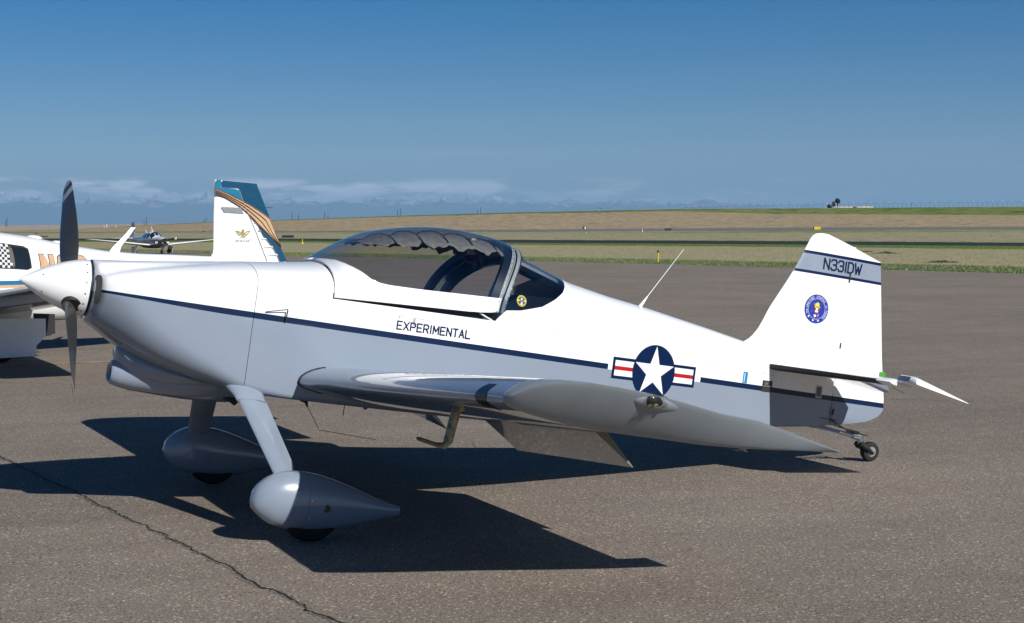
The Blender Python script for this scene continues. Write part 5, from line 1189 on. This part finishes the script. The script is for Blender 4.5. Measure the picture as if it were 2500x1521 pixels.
# airplane far away in the sky
o = empty('distant_airplane', G((8 - 1250) / 3777 * 5000, 5000, CAM.z + (566 - 471) / 3777 * 5000)); tag(o, 'tiny white airplane low in the sky at the far left', 'airplane'); o.rotation_euler = (0, 0, R_(-22))
obj('fuselage', loft([[Vector((x, r * math.cos(2 * math.pi * k / 12), r * math.sin(2 * math.pi * k / 12))) for k in range(12)] for x, r in ((-4.5, .1), (-3.5, .8), (-1, 1.1), (2, .8), (4.8, .2))]), wh2, o)
obj('wing', box((-1, 0, .8), (1.8, 11, .25)), wh2, o, smooth=False); obj('fin', box((4.3, 0, 1.1), (1.2, .2, 1.8)), wh2, o, smooth=False)
# ------------------------------------------------------------------ airfield furniture
def at(x, D, z=0): return G((x - 1250) / 3777 * D, D, z)
def slope_z(y, D): return CAM.z + (566 - y) / 3777 * D
face = lambda: math.atan2(GR.y, GR.x)
def sign(x0, x1, yb, yt, D, z, label, mat=black, panels=1, face_m=None, legs=4):
    w = (x1 - x0) / 3777 * D; h = (yb - yt) / 3777 * D; s = empty('airfield_sign', at((x0 + x1) / 2, D, z), (0, 0, face())); tag(s, label, 'sign', 'airfield signs along the taxiways')
    leg = .12 * h + .1; gap = .04 * w if panels > 1 else 0
    for k in range(panels):
        pw = (w - gap * (panels - 1)) / panels; cx = -w / 2 + pw / 2 + k * (pw + gap)
        obj('sign_box', box((cx, 0, leg + (h - leg) / 2), (pw, .3, h - leg)), mat, s, smooth=False)
        if face_m: obj('sign_face', box((cx + .04 * pw, -.17, leg + (h - leg) / 2), (pw * .86, .04, (h - leg) * .82)), face_m, s, smooth=False)
    for k in range(legs): obj('leg', box((-w / 2 + w * (k + .5) / legs, 0, leg / 2 + .0), (.1, .1, leg)), alu, s, smooth=False)
    return s, w, h, leg
sign(689, 718, 582, 574, 405, 0, 'wide black sign back beside the dark taxiway right of the striped tail')
sign(98, 118, 580.3, 575.6, 440, 0, 'double black sign back above the white fuselage at the left', panels=2)
sign(86, 94, 572.5, 569.8, 560, .8, 'small black sign back left of the double sign')
sign(1030, 1059, 584, 577, 380, 0, 'black sign back seen through the smoked canopy')
sign(1622, 1638.5, 563.5, 556.8, 540, slope_z(563.5, 540), 'plain black sign back on the far runway edge above the yellow post')
s_, w, h, lg = sign(1422.5, 1432, 560, 552.8, 555, slope_z(560, 555), 'small black sign with a white wedge on the far runway edge', legs=2)
obj('white_wedge', ([Vector((-.1, -.17, lg)), Vector((.45, -.17, lg)), Vector((.35, -.17, h)), Vector((.12, -.17, h))], [(0, 1, 2, 3)]), white, s_, smooth=False, fix=False)
s_, w, h, lg = sign(1984.5, 2002.5, 562.5, 553, 500, slope_z(562.5, 500), 'yellow lit sign with black side and dark characters above the fin', mat=black, face_m=ylw, panels=1)
obj('sign_top', box((.1, -.02, h + .02), (w * .9, .34, .06)), ylw, s_, smooth=False)
for x, k in ((-.45, 0), (.35, 1), (.62, 2)): obj('sign_mark', box((x, -.2, lg + (h - lg) * .5), (.22 if k == 0 else .14, .02, .12 if k == 0 else .3)), black, s_, smooth=False)
for x, D, y, n in ((497, 610, 567, 'left'), (501, 612, 567, 'right')): 
    s = empty('marker_box', at(x, D, slope_z(y, D) if D > 600 else 0), (0, 0, face())); tag(s, n + ' one of two small dark boxes on the infield left of the striped tail', 'marker box', 'small dark boxes')
    obj('box_body', box((0, 0, .3), (.4 if n == 'left' else .25, .3, .45)), black, s, smooth=False); obj('foot', box((0, 0, .04), (.5, .35, .08)), alu, s, smooth=False)
for x, n in ((74, 'left'), (77.5, 'right')):
    s = empty('marker_box', at(x, 610, slope_z(571.5, 610)), (0, 0, face())); tag(s, n + ' one of two tiny dark boxes far off above the dome antennas', 'marker box', 'small dark boxes')
    obj('box_body', box((0, 0, .25), (.22, .2, .42)), black, s, smooth=False)
def post(x, yb, yt, D, z, label, dark_top=True, col=ylw):
    h = (yb - yt) / 3777 * D; s = empty('marker_post', at(x, D, z)); tag(s, label, 'post', 'marker posts in the grass')
    r = max(.035, .9 / 3777 * D); obj('shaft', tube([(0, 0, 0), (0, 0, h * (.83 if dark_top else 1))], r, 10), col, s)
    if dark_top: obj('lamp_head', tube([(0, 0, h * .83), (0, 0, h * .86), (0, 0, h * .98), (0, 0, h)], [r * 1.2, r * 1.7, r * 1.6, r * .8], 10), black, s)
    return s
s_ = post(1606.3, 640, 611, 87.3, 0, 'tall yellow post with black lamp head in the near grass verge')
s_ = post(739, 594.5, 584, 227, 0, 'pale yellow post on a foot right of the wide black sign', False); obj('foot', box((0, 0, .05), (.38, .3, .1)), ylw, s_, smooth=False)
post(985, 607, 596, 158, 0, 'yellow post seen through the front of the smoked canopy')
post(1430.5, 576, 566, 470, slope_z(576, 470) if False else .45, 'bright yellow green post below the sign with the white wedge', False)
post(1483.5, 583.5, 575.5, 372, 0, 'pale post with dark cap just beyond the dark taxiway')
post(2420, 587, 576, 300, 0, 'pale yellow post with dark cap beyond the taxiway near the right edge')
post(1352, 574, 568, 450, .3, 'short dark post in the infield left of the bright post', False, black)
post(1568, 568, 560, 500, slope_z(568, 500), 'short white stake in the far grass left of the plain black sign', False, white)
# tanks / hay stacks on the pale ridge
tanm = simple('pale tank paint', (.50, .42, .33), .7)
for x, wd, yt, n in ((255.5, 5, 551.5, 'low pale shed left of the tall tank'), (261.3, 4.6, 548, 'tall pale tank on the ridge left of the distant airplane'), (284, 6, 551.2, 'small pale tank on the ridge between the tall tank and the fin')):
    D = 1500; z0 = slope_z(556, D); h = (556 - yt) / 3777 * D; s = empty('storage_tank', at(x, D, z0 - 1)); tag(s, n, 'tank', 'pale tanks on the ridge')
    obj('tank_shell', revolve([(0, wd / 7554 * D), (h * .85 + 1, wd / 7554 * D), (h + 1, wd / 7554 * D * .5)], (0, 0, 0), (0, 0, 1), 20), tanm, s); obj('ladder', box((-wd / 7554 * D - .2, 0, h * .5), (.5, .4, h)), simple('dark ladder', (.08, .07, .06), .7), s, smooth=False)
# utility poles on the skyline
polem = simple('weathered pole wood', (.05, .05, .055), .9)
PL = [(16, 549, 538, 'left pole of the far left pair', 0), (19.5, 549, 531.5, 'taller right pole of the far left pair', 1), (353.5, 546.5, 536.5, 'left pole of the pair right of the upper propeller blade', 0), (359.5, 546, 531, 'taller right pole of the pair behind the distant airplane', 1),
      (498.5, 544, 535.5, 'left pole of the pair beside the striped fin', 0), (504, 544, 532, 'right pole of the pair beside the striped fin', 1), (714.5, 537, 519.5, 'tall pole first right of the striped fin', 1), (730, 536.5, 523.5, 'short pole second right of the striped fin', 0),
      (793.8, 534, 518.5, 'stout pole left above the canopy front', 1), (802, 533, 524.5, 'short pole beside the stout pole', 0), (971, 528, 512.5, 'left pole of the pair above the canopy top', 1), (978.5, 528, 509.5, 'right pole of the pair above the canopy top', 1), (1166, 522, 511.5, 'left pole of the pair above the canopy rear', 0), (1173.8, 522, 505.5, 'right pole of the pair above the canopy rear', 1)]
for x, yb, yt, n, arm in PL:
    D = 1150; zb = slope_z(yb + 4, D); h = (yb + 4 - yt) / 3777 * D; s = empty('utility_pole', at(x, D, zb), (0, 0, face() + .9)); tag(s, n, 'utility pole', 'utility poles on the skyline')
    obj('pole', tube([(0, 0, 0), (0, 0, h)], [.26, .17], 8), polem, s)
    if arm: obj('crossarm', box((0, 0, h - .45), (1.9, .15, .15)), polem, s, smooth=False)
s_ = empty('wind_sock', at(1462, 735, slope_z(515, 735)), (0, 0, face())); tag(s_, 'small dark wind sock on a pale pole on the skyline', 'wind sock')
obj('pole', tube([(0, 0, 0), (0, 0, 1.5)], .09, 6), tanm, s_); obj('sock', loft([[Vector((x, r * math.cos(2 * math.pi * k / 8), 1.35 + x * -.05 + r * math.sin(2 * math.pi * k / 8))) for k in range(8)] for x, r in ((0, .22), (.7, .16), (1.0, .1))]), black, s_)
# perimeter fence along the crest
fen = empty('perimeter_fence', at(2100, 716, slope_z(507, 716))); tag(fen, 'long grey perimeter fence with pale topped posts along the green crest', 'fence')
fm = simple('galvanised fence steel', (.16, .20, .22), .6, metal=.3); capm = simple('pale insulator cap', (.7, .72, .72), .5)
def fpt(x):
    D = interp([(1640, 742), (1900, 736), (2500, 720), (3000, 706)], x); yb = interp([(1640, 511.5), (1900, 509.4), (2500, 504.8), (3000, 503)], x); ht = interp([(1640, .8), (1720, 1.5), (1850, 2.0), (2100, 2.4), (2500, 2.5)], x); return D, slope_z(yb, D), ht
fb = Vector(fen.location); x = 1664; tops = []; mids = []; kf = 0
while x < 2620:
    D, z, h = fpt(x); p = at(x, D, z) - fb; obj('fence_post', tube([p - Vector((0, 0, .5)), p + Vector((0, 0, h))], .075, 5), fm, fen); tops.append(p + Vector((0, 0, h))); mids.append(p + Vector((0, 0, h * .5)))
    if kf % 2 == 0: obj('post_cap', box(p + Vector((0, 0, h + .12)), (.34, .34, .26)), capm, fen, smooth=False)
    kf += 1; x += interp([(1660, 8.2), (2000, 10.4), (2500, 12.3)], x)
obj('top_rail', tube(tops, .055, 5), fm, fen); obj('barbed_wire', tube([t - Vector((0, 0, .3)) for t in tops], .02, 4), fm, fen); obj('middle_wire', tube(mids, .015, 4), fm, fen)
for x, n in ((1971, 'small dark notice hung on the fence left of the trees'), (2223, 'small dark notice hung on the fence right of the trees')):
    D, z, h = fpt(x); s = obj('fence_notice', box((0, 0, 0), (.42, .06, .45)), black, None, smooth=False); s.location = at(x, D - .3, z + h * .62); s.rotation_euler = (0, 0, face()); tag(s, n, 'notice', 'fence notices')
# trees and bush
leafm = simple('dark evergreen leaves', (.018, .032, .016), .9, var=.5, scale=1.2); barkm = simple('bark', (.09, .07, .055), .9)
def tree(x, yb, yt, cyc, crx, crz, D, label, name='tree', n=420, seed=1, trunk=True):
    rnd = random.Random(seed); k = D / 3777; s = empty(name, at(x, D, slope_z(yb, D)), (0, 0, face())); tag(s, label, 'bush' if not trunk else 'tree')
    h = (yb - yt) * k; cz = (yb - cyc) * k; V, F = [], []
    lobes = [(rnd.uniform(-.5, .5), rnd.uniform(-.4, .4), rnd.uniform(-.5, .45), rnd.uniform(.45, .62)) for _ in range(9)]
    for _ in range(n):
        lx, ly, lz, lr = rnd.choice(lobes); d = Vector((rnd.gauss(0, 1), rnd.gauss(0, 1), rnd.gauss(0, 1))).normalized() * (rnd.random() ** .35) * lr * 1.15
        c = Vector(((lx + d.x) * crx * k, (ly + d.y) * crx * k, cz + (lz + d.z) * crz * k)); r = rnd.uniform(.2, .36) * crx * k; a = Vector((rnd.gauss(0, 1), rnd.gauss(0, 1), rnd.gauss(0, 1))).normalized(); b = a.orthogonal().normalized(); c2 = a.cross(b); j = len(V)
        V += [c + b * r, c + c2 * r * .7, c - b * r, c - c2 * r * .7]; F.append((j, j + 1, j + 2, j + 3))
    obj('crown', (V, F), leafm, s, smooth=False, fix=False)
    if trunk:
        obj('trunk', tube([(0, 0, -.5), (.1, 0, h * .35), (0, 0, h * .6)], [.22, .17, .1], 8), barkm, s)
        for q in (-1, 1): obj('limb', tube([(.0, 0, h * .25), (q * crx * k * .25, .1, h * .45), (q * crx * k * .5, .1, h * .7)], [.13, .09, .04], 6), barkm, s)
tree(2042.5, 507.5, 484.3, 491, 7.0, 6.4, 738, 'tallest round crowned tree by the fence on the green crest', seed=3)
tree(2033.5, 507.5, 492, 498, 4.6, 6, 736, 'slim tree between the bush and the tallest tree', seed=5, n=300)
tree(2024.5, 508, 499, 503.4, 6.2, 4.6, 734, 'dark round bush at the left foot of the trees', 'bush', 320, 8, False)
mo = obj('earth_mound', loft([[Vector((r * math.cos(2 * math.pi * k / 20), r * .7 * math.sin(2 * math.pi * k / 20), z + .1 * math.sin(k * 2.3))) for k in range(20)] for r, z in ((1.5, -.3), (1.15, .25), (.7, .55), (.2, .68))]), simple('dark earth', (.05, .055, .05), 1), None); mo.location = at(2085.5, 731, slope_z(508, 731)); tag(mo, 'dark rounded mound right of the trees on the crest', 'mound')
wl_ = obj('low_wall', join(box((-3, 0, .3), (13, .4, .55)), box((6.7, 0, .3), (6, .4, .8))), simple('pale block wall', (.5, .46, .38), .8), None, smooth=False); wl_.location = at(2080, 745, slope_z(507, 745)); wl_.rotation_euler = (0, 0, face()); tag(wl_, 'long low pale wall behind the mound and trees', 'wall')
# ------------------------------------------------------------------ grass blades and tufts
def tufts(name, rows_fn, n, hmin, hmax, mats, seed, label):
    rnd = random.Random(seed); V, F, mi = [], [], []
    for _ in range(n):
        p, s = rows_fn(rnd); a = rnd.uniform(0, math.pi); h = rnd.uniform(hmin, hmax) * s; w = h * rnd.uniform(.12, .3); d = Vector((math.cos(a), math.sin(a), 0)); ln = Vector((rnd.uniform(-.4, .4), rnd.uniform(-.4, .4), 1)) * h; k = len(V)
        V += [p - d * w, p + d * w, p + d * w * .3 + ln]; F.append((k, k + 1, k + 2)); mi.append(rnd.choices(range(len(mats)), [.5, .3, .2][:len(mats)])[0])
    o = obj(name, (V, F, mi), mats, None, smooth=False, fix=False); tag(o, label, 'grass', kind='stuff'); return o
g1 = simple('fresh grass blades', (.11, .175, .04), .9, var=.3, scale=3); g2 = simple('dark grass blades', (.06, .08, .035), .9, var=.3, scale=3); g3 = simple('dry grass blades', (.31, .28, .175), .9, var=.3, scale=3)
def edge_pt(x):
    for i in range(len(XS) - 1):
        if XS[i] <= x <= XS[i + 1]:
            t = (x - XS[i]) / (XS[i + 1] - XS[i]); return edge[i].lerp(edge[i + 1], t), tx_n[i].lerp(tx_n[i + 1], t), tx_f[i].lerp(tx_f[i + 1], t), rw_n[i].lerp(rw_n[i + 1], t)
def near_edge(rnd):
    e, t, _, _ = edge_pt(rnd.uniform(0, 2800)); f = rnd.random() ** 1.4 * .09 - .0015; return e + (t - e) * f, 1.0
tufts('verge_grass', near_edge, 90000, .035, .095, [g1, g2, g3], 11, 'fresh green grass fringe along the apron edge')
def mid_verge(rnd):
    e, t, _, _ = edge_pt(rnd.uniform(300, 2900)); f = .06 + rnd.random() * .90; return e + (t - e) * f, 1.0
tufts('dry_grass', mid_verge, 45000, .025, .075, [g3, g3, g2], 12, 'dry tan grass tufts across the verge')
def second(rnd):
    _, a, b, c = edge_pt(rnd.uniform(0, 2900)); return b + (c - b) * rnd.random() ** 1.5, 2.0
tufts('infield_grass', second, 25000, .03, .09, [g3, g2, g3], 13, 'dry grass tufts between the dark taxiway and the runway')
rnd = random.Random(5)
for x, f, sc_, lb in ((2165, .40, 1.3, 'wide dark weed clump in the verge right of the fin'), (2305, .15, 1.0, 'low weed clump lower right in the verge'), (2120, .47, .5, 'small weed clump near the widest one'), (1425, .955, .9, 'dark weed clump beside the dark taxiway')):
    e, t, _, _ = edge_pt(x); p = e + (t - e) * f; s = obj('weed_clump', ([Vector((0, 0, 0))], []), g2, None); V, F = [], []
    for _ in range(260):
        a = rnd.uniform(0, 6.28); r = rnd.random() ** .6 * .75 * sc_; q = Vector((math.cos(a) * r * 1.3, math.sin(a) * r, 0)); h = rnd.uniform(.05, .24) * sc_ * max(.2, 1 - r); d = Vector((rnd.uniform(-1, 1), rnd.uniform(-1, 1), 0)).normalized() * .05; k = len(V)
        V += [q - d, q + d, q + Vector((rnd.uniform(-.2, .2), rnd.uniform(-.2, .2), h))]; F.append((k, k + 1, k + 2))
    s.data.clear_geometry(); s.data.from_pydata([tuple(v) for v in V], [], F); s.data.update(); s.location = p; tag(s, lb, 'weeds', 'weed clumps in the verge')
